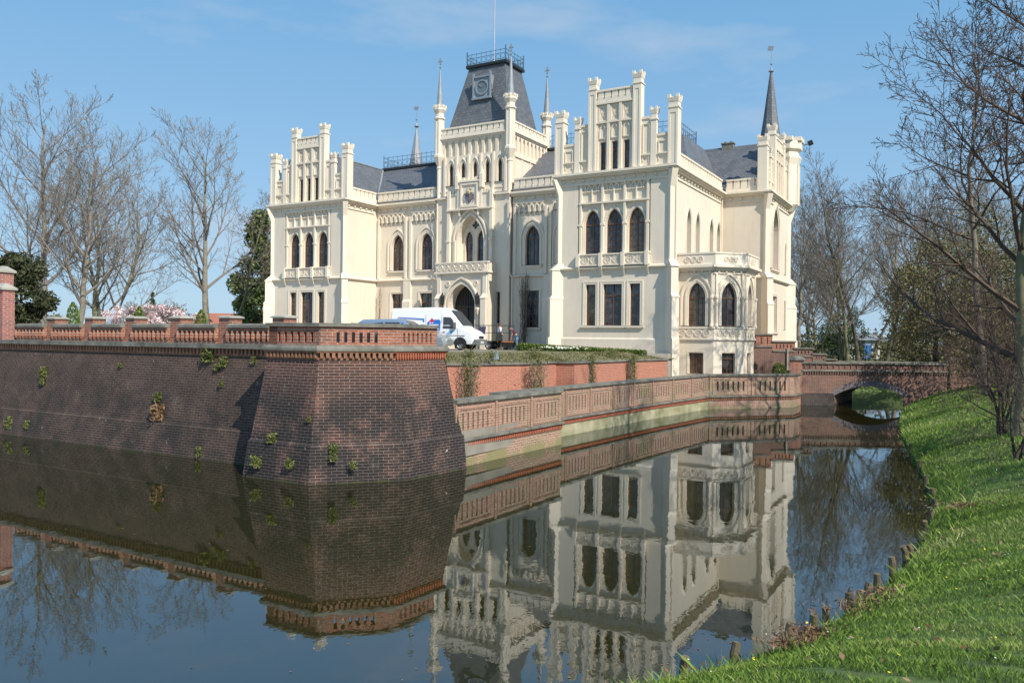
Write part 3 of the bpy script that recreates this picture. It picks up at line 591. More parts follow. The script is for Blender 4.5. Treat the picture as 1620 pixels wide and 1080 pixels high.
# ---- porch
PV = VT-1.1; TP = FRONT(PV); pa = arch(-16.25, 2.25, 2.9, 6.0, 7.55)
m = PM(TP); wall_faces(m, [(-18.45, 2.9), (-14.05, 2.9), (-14.05, 8.35), (-18.45, 8.35)], [pa], 0, .9)
m.face([(-14.05, 0, 2.9), (-14.05, -1.1, 2.9), (-14.05, -1.1, 8.35), (-14.05, 0, 8.35)]); m.face([(-18.45, 0, 2.9), (-18.45, -1.1, 2.9), (-18.45, -1.1, 8.35), (-18.45, 0, 8.35)]); m.face([(-18.45, 0, 8.35), (-14.05, 0, 8.35), (-14.05, -1.1, 8.35), (-18.45, -1.1, 8.35)])
part(m, 'porch', CREAM)
m = PM(TP); ring(m, pa, arch(-16.25, 2.5, 2.9, 6.0, 7.72), -.02, .06); ring(m, arch(-16.25, 2.75, 2.9, 6.0, 7.92), arch(-16.25, 2.95, 2.9, 6.0, 8.05), -.02, .14)
for x in (-18.2, -14.3): m.box(x-.2, x+.2, -.02, .3, 2.9, 6.5); m.hexa([(x-.23, -.02, 6.5), (x+.23, -.02, 6.5), (x+.23, .34, 6.5), (x-.23, .34, 6.5)], [(x-.15, -.02, 6.85), (x+.15, -.02, 6.85), (x+.15, .1, 6.85), (x-.15, .1, 6.85)]); m.box(x-.15, x+.15, -.02, .1, 6.85, 8.3)
for e in (-1, 1): tracery(m, -16.25+e*1.2-.2, -16.25+e*1.2+.2, 7.35, 7.75, 1, 0, .06)
m.box(-18.55, -13.95, -.9, .22, 8.3, 8.42); m.box(-18.45, -14.05, -.1, .12, 8.42, 9.0); m.box(-18.5, -14.0, -.14, .18, 9.0, 9.1)
m.box(-14.17, -14.05, -1.1, 0, 8.42, 9.0)
tracery(m, -18.3, -14.2, 8.46, 8.97, 8, .12, .18)
part(m, 'porch_balcony', CREAM2)
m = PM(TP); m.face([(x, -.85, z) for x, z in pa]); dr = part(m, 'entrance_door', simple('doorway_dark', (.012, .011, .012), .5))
m = PM(TP)
for i in range(9): x = -17.1+i*.21; m.box(x-.02, x+.02, -.84, -.8, 6.0, 7.3-abs(i-4)*.22)
m.box(-17.2, -15.3, -.84, -.78, 5.9, 6.02); m.box(-16.28, -16.22, -.84, -.78, 2.95, 5.9); m.build('fanlight_bars', DARKWOOD, dr)
for x in (-17.75, -14.78):
    m = PM(TP); m.lathe(x, .28, [(.03, 6.02), (.14, 6.1), (.17, 6.6), (.2, 6.62), (.05, 6.85), (.03, 6.95)], 6); m.tube([(x, 0, 5.9), (x, .2, 5.85), (x, .28, 6.05)], .03, 5); l_ = part(m, 'lantern', BLACK)
    m = PM(TP); m.lathe(x, .22, [(.04, 5.35), (.09, 5.5), (.14, 5.6), (.2, 5.75), (.2, 5.85)], 8); m.build('corbel', CREAM2, l_)
for u, z1 in ((-12.75, 13.6), (-18.95, 13.6)):
    m = PM(TT); m.tube([(u, .08 if u < -15 else .0, 3), (u, .08 if u < -15 else .0, 8.0), (u-.15, .2, 8.3), (u-.15, .2, z1)], .06, 6); part(m, 'downpipe', CREAM2)
# ---- right flank with bay
TS = SIDE(0)
holes = [window(TS, c, .86, 8.9, 10.85, 11.87, sur=.14, bars=4, depth=.3, sill=False, hood=.0, pr=.07) for c in (3.2, 5.0, 8.04, 9.75)]
m = PM(TS); wall_faces(m, [(0, .9), (10.58, .9), (10.58, 14), (0, 14)], holes, 0, .34)
m.box(0, .9, -.04, .07, .9, 3.75); m.tube([(.55, .1, 1), (.55, .1, 13.5)], .06, 6); m.tube([(10.35, .1, 8.9), (10.35, .1, 13.5)], .05, 6); part(m, 'flank_wall', CREAM)
string(TS, 0, 10.58); cornice(TS, 0, 10.2, e1=0, pr=.42); battlement(TS, .2, 10.3, 13.98, 14.9)
bay = [(0, .9), (2.31, .9), (3.68, 2.27), (3.68, 4.87), (2.31, 6.25), (0, 6.25)]
def bfr(a, b):
    L_ = math.dist(a, b); du, dv = (b[0]-a[0])/L_, (b[1]-a[1])/L_; return TF(a[0], a[1], du, dv, dv, -du), L_
for i in range(5):
    T, L_ = bfr(bay[i], bay[i+1]); c = L_/2 + (.12 if i == 0 else 0); ww = {0: 1.06, 1: .98, 2: .98, 3: .98, 4: 1.06}[i]
    hs = [window(T, c, ww, 4.56, 6.2, 7.12, sur=.17, bars=4, sill=False, hood=.34, pr=.06), window(T, c, .86, 1.75, 2.98, sur=.1, bars=2, sill=False, pr=.02, depth=.2)]
    m = PM(T); wall_faces(m, [(0, .9), (L_, .9), (L_, 8.05), (0, 8.05)], hs, 0, .28); part(m, 'bay_wall', CREAM)
    m = PM(T); m.box(-.04, L_+.04, -.02, .1, 3.74, 3.86); m.box(0, L_, -.02, .04, 3.86, 4.4); m.box(-.04, L_+.04, -.02, .1, 4.4, 4.5); tracery(m, .18, L_-.18, 3.9, 4.38, 4, .04, .09)
    m.box(-.1, L_+.1, -.1, .16, 7.78, 7.88); m.box(-.05, L_+.05, -.1, .07, 7.6, 7.66)
    m.box(-.22, L_+.22, -.3, .36, 7.96, 8.1); m.box(-.15, L_+.15, -.3, .25, 7.88, 7.96)
    nst = max(3, int(L_/.42))
    for k in range(nst): x = (k+.5)*L_/nst; m.box(x-.05, x+.05, 0, .12, 7.68, 7.77)
    m.box(-.06, L_+.06, .06, .2, 8.1, 8.74); m.box(-.1, L_+.1, .02, .24, 8.74, 8.84)
    tracery(m, L_*.25, L_*.75, 8.2, 8.68, 3, .2, .24)
    for x in (.12, L_-.12):
        m.lathe(x, .1, [(.1, 4.5), (.1, 4.62), (.06, 4.7), (.06, 6.1), (.11, 6.18), (.11, 6.3), (.04, 6.32)], 8); m.box(x-.05, x+.05, 0, .1, 6.3, 7.6)
    part(m, 'bay_balcony', CREAM2)
m = PM(); m.prism(bay, 8.0, 8.09); part(m, 'bay_deck', LEAD)
# ---- pavilion (right rear)
m = PM(FRONT(10.58)); m.face([(0, 0, .9), (3.1, 0, .9), (3.1, 0, 14), (0, 0, 14)]); part(m, 'return_wall', CREAM)
TR = FRONT(10.58); string(TR, 0, 3.1); cornice(TR, .3, 3.1, e0=0); battlement(TR, .3, 2.8, 13.98, 14.9, .52)
TQ = SIDE(3.1); PC = 14.26
holes = [window(TQ, 13.2, 1.9, 8.8, 11.3, 13.15, sur=.3, bars=5, depth=.4, hood=.45, pr=.12), window(TQ, 16.7, .4, 8.7, 10.5, 11.1, mull=False, sur=.1, bars=4, sill=False), window(TQ, 13.3, 1.5, 4.4, 6.9, sur=.2, bars=3, depth=.4), window(TQ, 16.7, .5, 4.6, 6.7, mull=False, sur=.1, sill=False)]
m = PM(TQ); wall_faces(m, [(10.58, .9), (17.94, .9), (17.94, 14), (10.58, 14)], holes, 0, .45); part(m, 'pavilion_wall', CREAM)
string(TQ, 10.58, 17.94); cornice(TQ, 10.58, 17.94); gable(TQ, PC, (17.75, 17.2, 19.0, 15.7, 16.6, 18.2), ends=(1, 0)); buttress(TQ, 10.58, -1, .9); buttress(TQ, 17.94, 1, .9)
m = PM(); m.lathe(2.9, 17.8, [(.55, 13.5), (.95, 14.0), (.95, 17.0), (1.1, 17.5), (1.1, 17.62), (.92, 17.65), (.92, 18.0), (1.15, 18.15), (1.15, 18.72)], 8)
for k in range(8):
    t = 2*PI*(k+.5)/8+PI/8-PI/8; x, y = 2.9+1.0*math.cos(t), 17.8+1.0*math.sin(t); m.box(x-.25, x+.25, y-.25, y+.25, 18.72, 19.02)
    t2 = PI/8+2*PI*k/8; m.tube([(2.9+.95*math.cos(t2), 17.8+.95*math.sin(t2), 14), (2.9+.95*math.cos(t2), 17.8+.95*math.sin(t2), 17)], .07, 4)
part(m, 'corner_turret', CREAM2)
m = PM(); m.tube([(3.9, 18.4, 18.6), (4.5, 18.7, 18.75)], .04, 4); m.hexa([(4.35, 18.5, 18.6), (4.68, 18.5, 18.72), (4.68, 18.85, 18.72), (4.35, 18.85, 18.6)], [(4.25, 18.5, 18.88), (4.58, 18.5, 19.0), (4.58, 18.85, 19.0), (4.25, 18.85, 18.88)]); part(m, 'floodlight', BLACK)
def fleche(u, v, z0, z1, r, base=None, tip=1.4):
    m = PM()
    m.lathe(u, v, [(r*1.1, z0), (r*1.05, z0+.1), (r*.62, z0+(z1-z0)*.4), (r*.1, z1-.3)], 8); o = part(m, 'fleche', LEAD if r < .8 else SLATE)
    f = PM(); f.lathe(u, v, [(.09, z1-.35), (.22, z1-.25), (.1, z1-.1), (.07, z1)], 8); f.tube([(u, v, z1-.05), (u, v, z1+tip)], .035, 5, .02); f.lathe(u, v, [(.03, z1+.25), (.1, z1+.33), (.03, z1+.41)], 6)
    f.hexa([(u-.3, v-.01, z1+tip*.8), (u+.1, v-.01, z1+tip*.75), (u+.2, v-.01, z1+tip*.95), (u-.25, v-.01, z1+tip)], [(u-.3, v+.01, z1+tip*.8), (u+.1, v+.01, z1+tip*.75), (u+.2, v+.01, z1+tip*.95), (u-.25, v+.01, z1+tip)]); f.build('weather_vane', simple('vane_metal', (.3, .34, .38), .4), o)
    if base:
        b = PM(); b.lathe(u, v, [(r*1.15, base), (r*1.15, z0)], 8); part(b, 'fleche_base', CREAM2)
fleche(-25.9, 9.6, 18.2, 21.9, .6, tip=1.5); fleche(1.25, 19.8, 18.3, 25.3, .95, 14, tip=1.8)
# ---- roofs
m = PM()
m.hexa([(-32.3, 3.4, 14.1), (0, 3.4, 14.1), (0, 18, 14.1), (-32.3, 18, 14.1)], [(-29.2, 8.95, 18.05), (-2.3, 8.95, 18.05), (-2.3, 13.5, 18.05), (-29.2, 13.5, 18.05)])
def gab(u0, u1, v0, v1, z1=18.05): 
    c = (u0+u1)/2; m.face([(u0, v0, 14.05), (c, v0, z1), (c, v1, z1), (u0, v1, 14.05)]); m.face([(u1, v0, 14.05), (c, v0, z1), (c, v1, z1), (u1, v1, 14.05)])
gab(-32.5, -25.4, .35, 9.2); gab(-7.15, -.2, .35, 14.0)
m.face([(-6, 10.8, 14.05), (2.8, 10.8, 14.05), (2.8, 14.26, 18.1), (-6, 14.26, 18.1)]); m.face([(-6, 17.8, 14.05), (2.8, 17.8, 14.05), (2.8, 14.26, 18.1), (-6, 14.26, 18.1)])
mr_ = part(m, 'roof', SLATE)
m = PM(); m.prism([(-28.95, 8.75), (-2.6, 8.75), (-2.6, 13.6), (-28.95, 13.6)], 18.0, 18.2); m.build('roof_curb', BLACK, mr_)
m = PM(); railing(m, [(-28.85, 13.3), (-28.85, 8.9), (-19.3, 8.9)], 18.2, .95, .5); railing(m, [(-13, 8.9), (-2.75, 8.9), (-2.75, 13.3)], 18.2, .95, .5); railing(m, [(-28.85, 13.4), (-2.75, 13.4)], 18.2, .95, .6); m.build('railing', IRON, mr_)
m = PM(); m.tube([(-28.96, 8.9, 18.12), (-25.4, 3.9, 14.3)], .1, 5); m.tube([(-28.96, .5, 18.08), (-28.96, 8.9, 18.12)], .07, 5); m.build('lead_flashing', LEAD, mr_); m = PM(); m.tube([(-3.68, 12, 18.1), (-.3, 10.7, 14.3)], .07, 5); m.build('valley_flashing', LEAD, mr_)
for (u, v, wd) in ((-3.1, 14.1, .3), (-.6, 14.3, .42)):
    m = PM(); m.box(u-wd, u+wd, v-.25, v+.25, 17.6, 18.3); m.box(u-wd-.06, u+wd+.06, v-.3, v+.3, 18.3, 18.38)
    for e in (-.5, .5): m.lathe(u+e*wd, v, [(.1, 18.38), (.08, 18.52)], 8)
    m.build('chimney', STONE, mr_)

# ================================================================== terrace walls
def slotwall(m, T, L_, z0, z1, slots, th=.32):
    wall_faces(m, [(0, z0), (L_, z0), (L_, z1), (0, z1)], slots, 0, th); wall_faces(m, [(0, z0), (L_, z0), (L_, z1), (0, z1)], slots, -th, 0)
    for a in (0, L_): m.face([(a, 0, z0), (a, -th, z0), (a, -th, z1), (a, 0, z1)])
    m.face([(0, 0, z1), (L_, 0, z1), (L_, -th, z1), (0, -th, z1)])
def seg(a, b):
    L_ = math.dist(a, b); du, dv = (b[0]-a[0])/L_, (b[1]-a[1])/L_; f = TF(a[0], a[1], du, dv, dv, -du)
    return (lambda s, d, z: TW(*f(s, d, z))), L_
def batter(m, base, top, z0, z1):
    for i in range(len(base)-1): m.face([(*base[i], z0), (*base[i+1], z0), (*top[i+1], z1), (*top[i], z1)])
def dentils(m, T, L_, z0, z1, pitch=.15, w=.075, d=.08, d0=-.05):
    n = int(L_/pitch)
    for i in range(n): x = (i+.5)*L_/n; m.box(x-w/2, x+w/2, d0, d, z0, z1)
# ---- long battered wall on the left
MW = empty('moat_wall', TW(-8, -28.6, 0)); tag(MW, 'long dark battered brick moat wall with a pillared balustrade at the left of the bastion', 'wall')
def wpart(mb_, name, mat, root):
    mb_.v = [(x-root.location[0], y-root.location[1], z-root.location[2]) for x, y, z in mb_.v]; return mb_.build(name, mat, root)
ua, ub = -17.2, -.9
m = MB(TW); batter(m, [(ua, -29.5), (ub, -29.5)], [(ua, -29.28), (ub, -29.28)], -.4, .92); m.face([(ua, -29.28, .92), (ub, -29.28, .92), (ub, -29.2, .96), (ua, -29.2, .96)]); batter(m, [(ua, -29.2), (ub, -29.2)], [(ua, -28.86), (ub, -28.86)], .96, 3.12)
m.face([(ua, -28.86, 3.12), (ub, -28.86, 3.12), (ub, -28.86, 3.3), (ua, -28.86, 3.3)]); wpart(m, 'battered_face', B_LEFT, MW)
T, L_ = seg((ua, -28.86), (ub, -28.86)); m = MB(T); dentils(m, T, L_, 3.12, 3.28, .16, .08, .09); m.box(0, L_, -.05, .05, 3.06, 3.12); wpart(m, 'dentil_course', TERRA2, MW)
m = MB(T); m.box(0, L_, -.7, .16, 3.28, 3.42); wpart(m, 'ledge', STONE, MW)
PU = [-16.2, -13.84, -11.53, -9.22, -6.87, -4.57, -2.25, -.6]
for i in range(len(PU)-1):
    a, b = PU[i]+.27, PU[i+1]-.27
    if b-a < .6: continue
    T, L_ = seg((a, -28.42), (b, -28.42)); n = 8; p = L_/n
    sl_ = [arch((k+.5)*p, p*.42, 3.5, 3.74, 3.82, 3) for k in range(n)]
    m = MB(T); slotwall(m, T, L_, 3.42, 3.9, sl_, .26)
    for k in range(n+1): x = k*p; m.lathe(x, .0, [(.045, 3.5), (.075, 3.58), (.07, 3.7), (.05, 3.8)], 6)
    bl = wpart(m, 'balustrade', B_RED, MW)
    m = MB(T); m.hexa([(0, .08, 3.9), (L_, .08, 3.9), (L_, -.34, 3.9), (0, -.34, 3.9)], [(0, .08, 3.98), (L_, .08, 3.98), (L_, -.34, 3.98), (0, -.34, 3.98)]); m.hexa([(0, .03, 3.98), (L_, .03, 3.98), (L_, -.28, 3.98), (0, -.28, 3.98)], [(0, -.04, 4.03), (L_, -.04, 4.03), (L_, -.2, 4.03), (0, -.2, 4.03)])
    wpart(m, 'coping', STONE, MW)
for u in PU[1:7]:
    T, L_ = seg((u-.24, -28.32), (u+.24, -28.32)); m = MB(T); m.box(0, L_, -.48, 0, 3.42, 4.2); m.box(-.04, L_+.04, -.52, .04, 3.42, 3.62); p_ = wpart(m, 'pillar', B_RED, MW)
    m = MB(T); m.box(-.05, L_+.05, -.53, .05, 4.2, 4.24); m.hexa([(-.05, .05, 4.24), (L_+.05, .05, 4.24), (L_+.05, -.53, 4.24), (-.05, -.53, 4.24)], [(.04, -.04, 4.28), (L_-.04, -.04, 4.28), (L_-.04, -.44, 4.28), (.04, -.44, 4.28)])
    m.v = [(x-MW.location[0], y-MW.location[1], z-MW.location[2]) for x, y, z in m.v]; m.build('pillar_cap', STONE2, p_)
# ---- gate pier at the far left
GP = empty('gate_pier', TW(-16.9, -28.3, 0)); tag(GP, 'tall red brick gate pier at the far left of the moat wall', 'pier')
m = MB(TW); m.box(-19.5, -16.95, -28.5, -28.0, 0, 6.0); m.box(-17.3, -16.3, -28.75, -28.3, 3.3, 5.3); batter(m, [(-18.5, -30.3), (-16.75, -30.3), (-16.75, -29)], [(-18.5, -29.0), (-16.9, -29.0), (-16.9, -28.4)], -.4, 3.35); m.box(-18.5, -16.85, -29.05, -28.3, 3.3, 3.45)
wpart(m, 'shaft', brick('gate_brick', (.46, .15, .11), (.34, .11, .09), (.5, .42, .38), (.1, .06, .05), .3, .8), GP)
def capst(m, x0, x1, y0, y1, z, e=.12, h=.12, r=.16):
    m.box(x0-e, x1+e, y0-e, y1+e, z, z+h*.6); m.hexa([(x0-e, y0-e, z+h*.6), (x1+e, y0-e, z+h*.6), (x1+e, y1+e, z+h*.6), (x0-e, y1+e, z+h*.6)], [(x0+r, y0+r, z+h+.14), (x1-r, y0+r, z+h+.14), (x1-r, y1-r, z+h+.14), (x0+r, y1-r, z+h+.14)])
m = MB(TW); capst(m, -19.5, -16.95, -28.5, -28.0, 6.0, .07); wpart(m, 'cap', STONE2, GP)
m = MB(TW); capst(m, -17.3, -16.3, -28.75, -28.3, 5.3, .07); wpart(m, 'lower_cap', STONE2, GP)
# ---- bastion
BA = empty('bastion', TW(.8, -28.8, 0)); tag(BA, 'dark battered brick corner bastion with a slotted parapet standing in the moat', 'bastion')
b0 = [(-1.06, -28.6), (-1.06, -30.72), (1.3, -30.72), (2.95, -28.78), (3.14, -26.3)]; b1 = [(-.99, -28.6), (-.97, -30.55), (1.24, -30.55), (2.84, -28.76), (3.02, -26.35)]
b2 = [(-.96, -28.6), (-.94, -30.5), (1.22, -30.5), (2.8, -28.76), (2.98, -26.4)]; b3 = [(-.75, -28.6), (-.74, -30.12), (1.08, -30.12), (2.42, -28.78), (2.58, -26.75)]
m = MB(TW); batter(m, b0, b1, -.4, .93); batter(m, b1, b2, .93, .97); batter(m, b2, b3, .97, 3.1); batter(m, b3, b3, 3.1, 3.3); m.face([(3.14, -26.3, -.4), (1.5, -26.3, -.4), (1.5, -26.75, 3.3), (2.58, -26.75, 3.3)]); wpart(m, 'battered_face', B_BAST, BA)
led = [(-.82, -28.6), (-.82, -30.25), (1.13, -30.25), (2.55, -28.84), (2.74, -26.7)]; par = [(-.74, -28.5), (-.74, -30.08), (1.08, -30.08), (2.4, -28.8), (2.52, -27.0)]
m = MB(TW); q = led+[(.5, -26.7), (-.5, -28.6)]; m.prism(q, 3.3, 3.36); q2 = [(-.79, -28.6), (-.79, -30.2), (1.11, -30.2), (2.5, -28.82), (2.68, -26.72), (.5, -26.72), (-.5, -28.6)]; m.prism(q, 3.36, 3.44, q2); wpart(m, 'ledge', STONE, BA)
for i in range(1, 4):
    T, L_ = seg(b3[i], b3[i+1]); m = MB(T); dentils(m, T, L_, 3.12, 3.29, (.125, .145, .1)[i-1], (.065, .08, .055)[i-1], .09); m.box(-.03, L_+.03, -.05, .035, 3.07, 3.12); m.box(-.06, L_+.06, -.05, .1, 3.255, 3.3); wpart(m, 'dentil_course', (TERRA2, TERRA2, TERRA)[i-1], BA)
    T, L_ = seg(par[i], par[i+1]); n = (6, 6, 7)[i-1]; lo, hi = ((.25, 1.65), (.35, 1.5), (.35, 1.62))[i-1]; p = (hi-lo)/n
    sl_ = [rect(lo+(k+.5)*p, p*.42, 3.52, 3.78) for k in range(n)]; m = MB(T); slotwall(m, T, L_, 3.43, 3.92, sl_, .4); wpart(m, 'parapet', B_RED, BA)
T, L_ = seg(par[0], par[1]); m = MB(T); slotwall(m, T, L_, 3.43, 3.92, [], .3); wpart(m, 'parapet', B_RED, BA)
def offs_poly(P, o):
    out = []
    for i, p in enumerate(P):
        ns = []
        for a, b in ((i-1, i), (i, i+1)):
            if a < 0 or b >= len(P): continue
            d = Vector((P[b][0]-P[a][0], P[b][1]-P[a][1])).normalized(); ns.append(Vector((d.y, -d.x)))
        nsum = sum(ns, Vector((0, 0))).normalized(); k = o/max(.4, nsum.dot(ns[0])); out.append((p[0]+nsum.x*k, p[1]+nsum.y*k))
    return out
def coping(P, z0, z1, out_, in_, root, mat=STONE, name='coping'):
    A, B = offs_poly(P, out_), offs_poly(P, -in_); m = MB(TW)
    for i in range(len(P)-1): m.hexa([(*A[i], z0), (*A[i+1], z0), (*B[i+1], z0), (*B[i], z0)], [(*A[i], z1), (*A[i+1], z1), (*B[i+1], z1), (*B[i], z1)])
    return wpart(m, name, mat, root)
coping(par, 3.92, 4.01, .07, .37, BA)
# ---- low slotted wall in front
def lowwall(name, P, label, root_z, zq, zl, zc, npan, nslot, mats, red=True, base_out=.05):
    R = empty(name, TW(*P[0], 0)); tag(R, label, 'wall')
    A = offs_poly(P, base_out); m = MB(TW); batter(m, A, P, -.4, zl-.18); wpart(m, 'base', mats[0], R)
    for i in range(len(P)-1):
        T, L_ = seg(P[i], P[i+1]); m = MB(T); m.box(0, L_, -.3, .03, zl-.18, zl); dentils(m, T, L_, zl-.16, zl-.03, .11, .06, .075); wpart(m, 'dentil_course', mats[1], R)
        n = npan[i]; p = L_/max(1, n); sl_ = []
        m = MB(T)
        for k in range(n):
            c = (k+.5)*p; w_ = p*.72; q = w_/nslot
            for j in range(nslot): sl_.append(rect(c-w_/2+(j+.5)*q, q*.34, zl+.3, zc-.3))
            ring(m, rect(c, p*.8, zl+.16, zc-.2), rect(c, p*.8+.1, zl+.11, zc-.15), 0, .025); m.box(k*p-.05 if k else 0, k*p+.05, 0, .05, zl, zc)
        slotwall(m, T, L_, zl, zc, sl_, .3); wpart(m, 'parapet', mats[2], R)
    coping(P, zc, zc+.1, .09, .38, R); coping(P, zl-.005, zl+.07, .14, .02, R, STONE, 'ledge')
    return R
lowwall('quay_wall', [(2.86, -26.6), (2.98, -20.15)], 'near low pink brick wall with slots and a red dentil band right of the bastion', 0, 0, .74, 1.82, [3], 6, (B_LOW, TERRA, B_LOW))
m = 0
lowwall('quay_wall', [(1.9, -22.6), (2.0, -17.9), (2.4, -9.5), (3.02, -2.45)], 'long receding low brick wall with slots above a mossy quay below the garden', 0, 0, .64, 1.78, [2, 4, 3], 6, (B_QUAY, TERRA, B_LOW))
lowwall('quay_wall', [(3.05, -2.45), (6.62, 1.7), (6.66, 3.9)], 'far low brick wall corner with white lime stains beside the bridge', 0, 0, .64, 1.78, [2, 0], 6, (brick('stained_quay_brick', (.40, .17, .14), (.3, .13, .11), (.45, .38, .33), (.22, .20, .12), .5, .8, light=((.6, .56, .52), .75), algae=((.17, .16, .08), .9)), TERRA2, B_LOW))
m = MB(TW); m.prism([(2.95, -20.1), (2.95, -20.5), (1.6, -20.5), (1.6, -20.1)], -.3, 1.8); o = m.build('return_wall', B_LOW); tag(o, 'short brick return wall closing the near end of the low slotted wall', 'wall')
# ---- orange retaining wall
RT = empty('retaining_wall', TW(-2, -16, 1)); tag(RT, 'salmon orange brick retaining wall below the flower bed in front of the palace', 'wall')
m = MB(TW); batter(m, RW, RW, .9, 2.56); wpart(m, 'brick_face', B_ORANGE, RT); coping(RW, 2.56, 2.64, .08, .2, RT, STONE)
# ---- stair terrace right of the bay
ST = empty('terrace_stair', (16, 50, 1)); tag(ST, 'stepped brown brick stair terrace with slotted parapets beside the bay window', 'stair')
m = MB()
for x0, x1, z in ((13.6, 16.15, 3.35), (16.15, 17.5, 3.1), (17.5, 18.6, 2.8), (18.6, 19.4, 2.5), (19.4, 20.1, 2.2)): m.box(x0, x1, 49.6, 53, .6, z)
wpart(m, 'stair_block', B_PLUM, ST)
for x0, x1, z0, z1, n in ((13.6, 16.15, 3.42, 4.08, 6), (16.15, 17.55, 3.15, 3.65, 5), (17.5, 18.65, 2.85, 3.25, 4), (18.65, 19.45, 2.55, 2.9, 3), (19.4, 20.1, 2.2, 2.58, 0)):
    T = (lambda X0, z_: lambda s, d, z: (X0+s, 49.6-d, z))(x0, 0); L_ = x1-x0; p = (L_-.3)/max(1, n); sl_ = [rect(.15+(k+.5)*p, p*.3, z0+.12, z1-.12) for k in range(n)] if x0 > 16 or True else []
    m = MB(T); slotwall(m, T, L_, z0, z1, sl_, .25); wpart(m, 'parapet', B_RED if z1 > 3.3 else B_PLUM, ST); m = MB(T); m.box(-.06, L_+.06, -.32, .08, z1, z1+.09); m.box(0, L_, -.02, .06, z0-.09, z0); wpart(m, 'coping', STONE, ST)
m = MB(); m.tube([(17.05, 49.5, 1), (17.05, 49.5, 3.3)], .05, 5); wpart(m, 'downpipe', STONE2, ST)
m = MB(); m.tube([(15.0, 49.55, 2.35), (15.0, 49.35, 2.4), (15.0, 49.3, 2.3)], .03, 5); m.lathe(15.0, 49.3, [(.06, 1.95), (.13, 2.0), (.15, 2.25), (.05, 2.35)], 6); wpart(m, 'wall_lamp', BLACK, ST)
# ---- bridge
BR = empty('bridge', (21, 46.8, 0)); tag(BR, 'low plum brick arched bridge crossing the moat at the right of the palace', 'bridge')
Y0 = 46.75; T = lambda s, d, z: (s - (d if d < 0 else 0)*.68, Y0-d, z); ax, aw = 20.87, 4.05
def seg_arch(c, w, z0, zs, za, n=12):
    a = w/2; h = za-zs; R = (a*a+h*h)/(2*h); t = math.asin(a/R); return [(c-a, z0), (c+a, z0)] + [(c+R*math.sin(t-2*t*i/n), za-R+R*math.cos(t-2*t*i/n)) for i in range(n+1)]
op = seg_arch(ax, aw, -.35, .58, 1.14)
m = MB(T); wall_faces(m, [(16.8, -.4), (27.5, -.4), (27.5, 1.98), (16.8, 1.98)], [op], 0, 4.2); wall_faces(m, [(16.8, -.4), (27.5, -.4), (27.5, 1.98), (16.8, 1.98)], [op], -4.2, 0); m.face([(16.8, 0, 1.98), (27.5, 0, 1.98), (27.5, -4.2, 1.98), (16.8, -4.2, 1.98)]); wpart(m, 'arch_wall', B_PLUM, BR)
m = MB(T); ou = seg_arch(ax, aw+.9, -.35, .62, 1.46)
for i in range(2, len(op)-1): a, b, c, d = op[i], op[i+1], ou[i+1], ou[i]; m.face([(a[0], .05, a[1]), (b[0], .05, b[1]), (c[0], .05, c[1]), (d[0], .05, d[1])]); m.face([(d[0], 0, d[1]), (c[0], 0, c[1]), (c[0], .05, c[1]), (d[0], .05, d[1])]); m.face([(a[0], 0, a[1]), (b[0], 0, b[1]), (b[0], .05, b[1]), (a[0], .05, a[1])])
wpart(m, 'arch_ring', brick('arch_ring_brick', (.22, .17, .18), (.14, .12, .13), (.3, .27, .26), (.05, .05, .05), .3, 2, bw=.11, rh=.3), BR)
m = MB(T); m.box(16.9, 18.82, -.1, .14, -.4, .62); m.box(16.9, 18.78, -.1, .08, .62, .7); wpart(m, 'abutment', brick('wet_brick', (.09, .06, .05), (.05, .04, .04), (.12, .11, .1), (.015, .015, .013), .8, .8), BR)
m = MB(T); m.box(16.85, 27.5, -.3, -.02, 2.06, 2.42); m.box(16.85, 27.5, -4.2, -3.9, 2.06, 2.42); n = 30
for i in range(n): x = 17.1+i*.34; m.box(x, x+.05, -.02, .03, 2.1, 2.38)
m.box(16.85, 27.5, -.02, .04, 2.06, 2.12); wpart(m, 'parapet', B_PLUM, BR)
m = MB(T); m.box(16.85, 27.5, -.38, .08, 2.42, 2.51); m.box(16.85, 27.5, -4.3, -3.85, 2.42, 2.51); m.box(16.85, 27.5, -.1, .12, 1.98, 2.06); wpart(m, 'coping', STONE, BR)
m = MB(T); dentils(m, T, 1, 0, 0) if False else None
for i in range(70): x = 16.95+i*.148; m.box(x, x+.07, 0, .08, 1.84, 1.97)
wpart(m, 'dentil_course', B_PLUM, BR)
m = MB(T); m.box(16.2, 16.88, -.6, .12, -.3, 2.6); wpart(m, 'end_pillar', B_RED, BR); m = MB(T); capst(m, 16.2, 16.88, -.6, .12, 2.6, .08, .1, .1); m.v = [v for v in m.v]; wpart(m, 'pillar_cap', STONE, BR)
mb = MB(); mb.box(16.9, 40, 47.1, 50.6, 1.3, 1.96); struct(mb.build('bridge_path', SOIL))
GP2 = empty('gate_pier', (25.9, 46.9, 0)); tag(GP2, 'dark brick gate pier at the right end of the bridge', 'pier')
m = MB(); m.box(25.55, 26.25, 46.6, 47.3, 1, 4.2); wpart(m, 'shaft', B_PLUM, GP2); m = MB(); capst(m, 25.55, 26.25, 46.6, 47.3, 4.2); wpart(m, 'cap', STONE2, GP2)

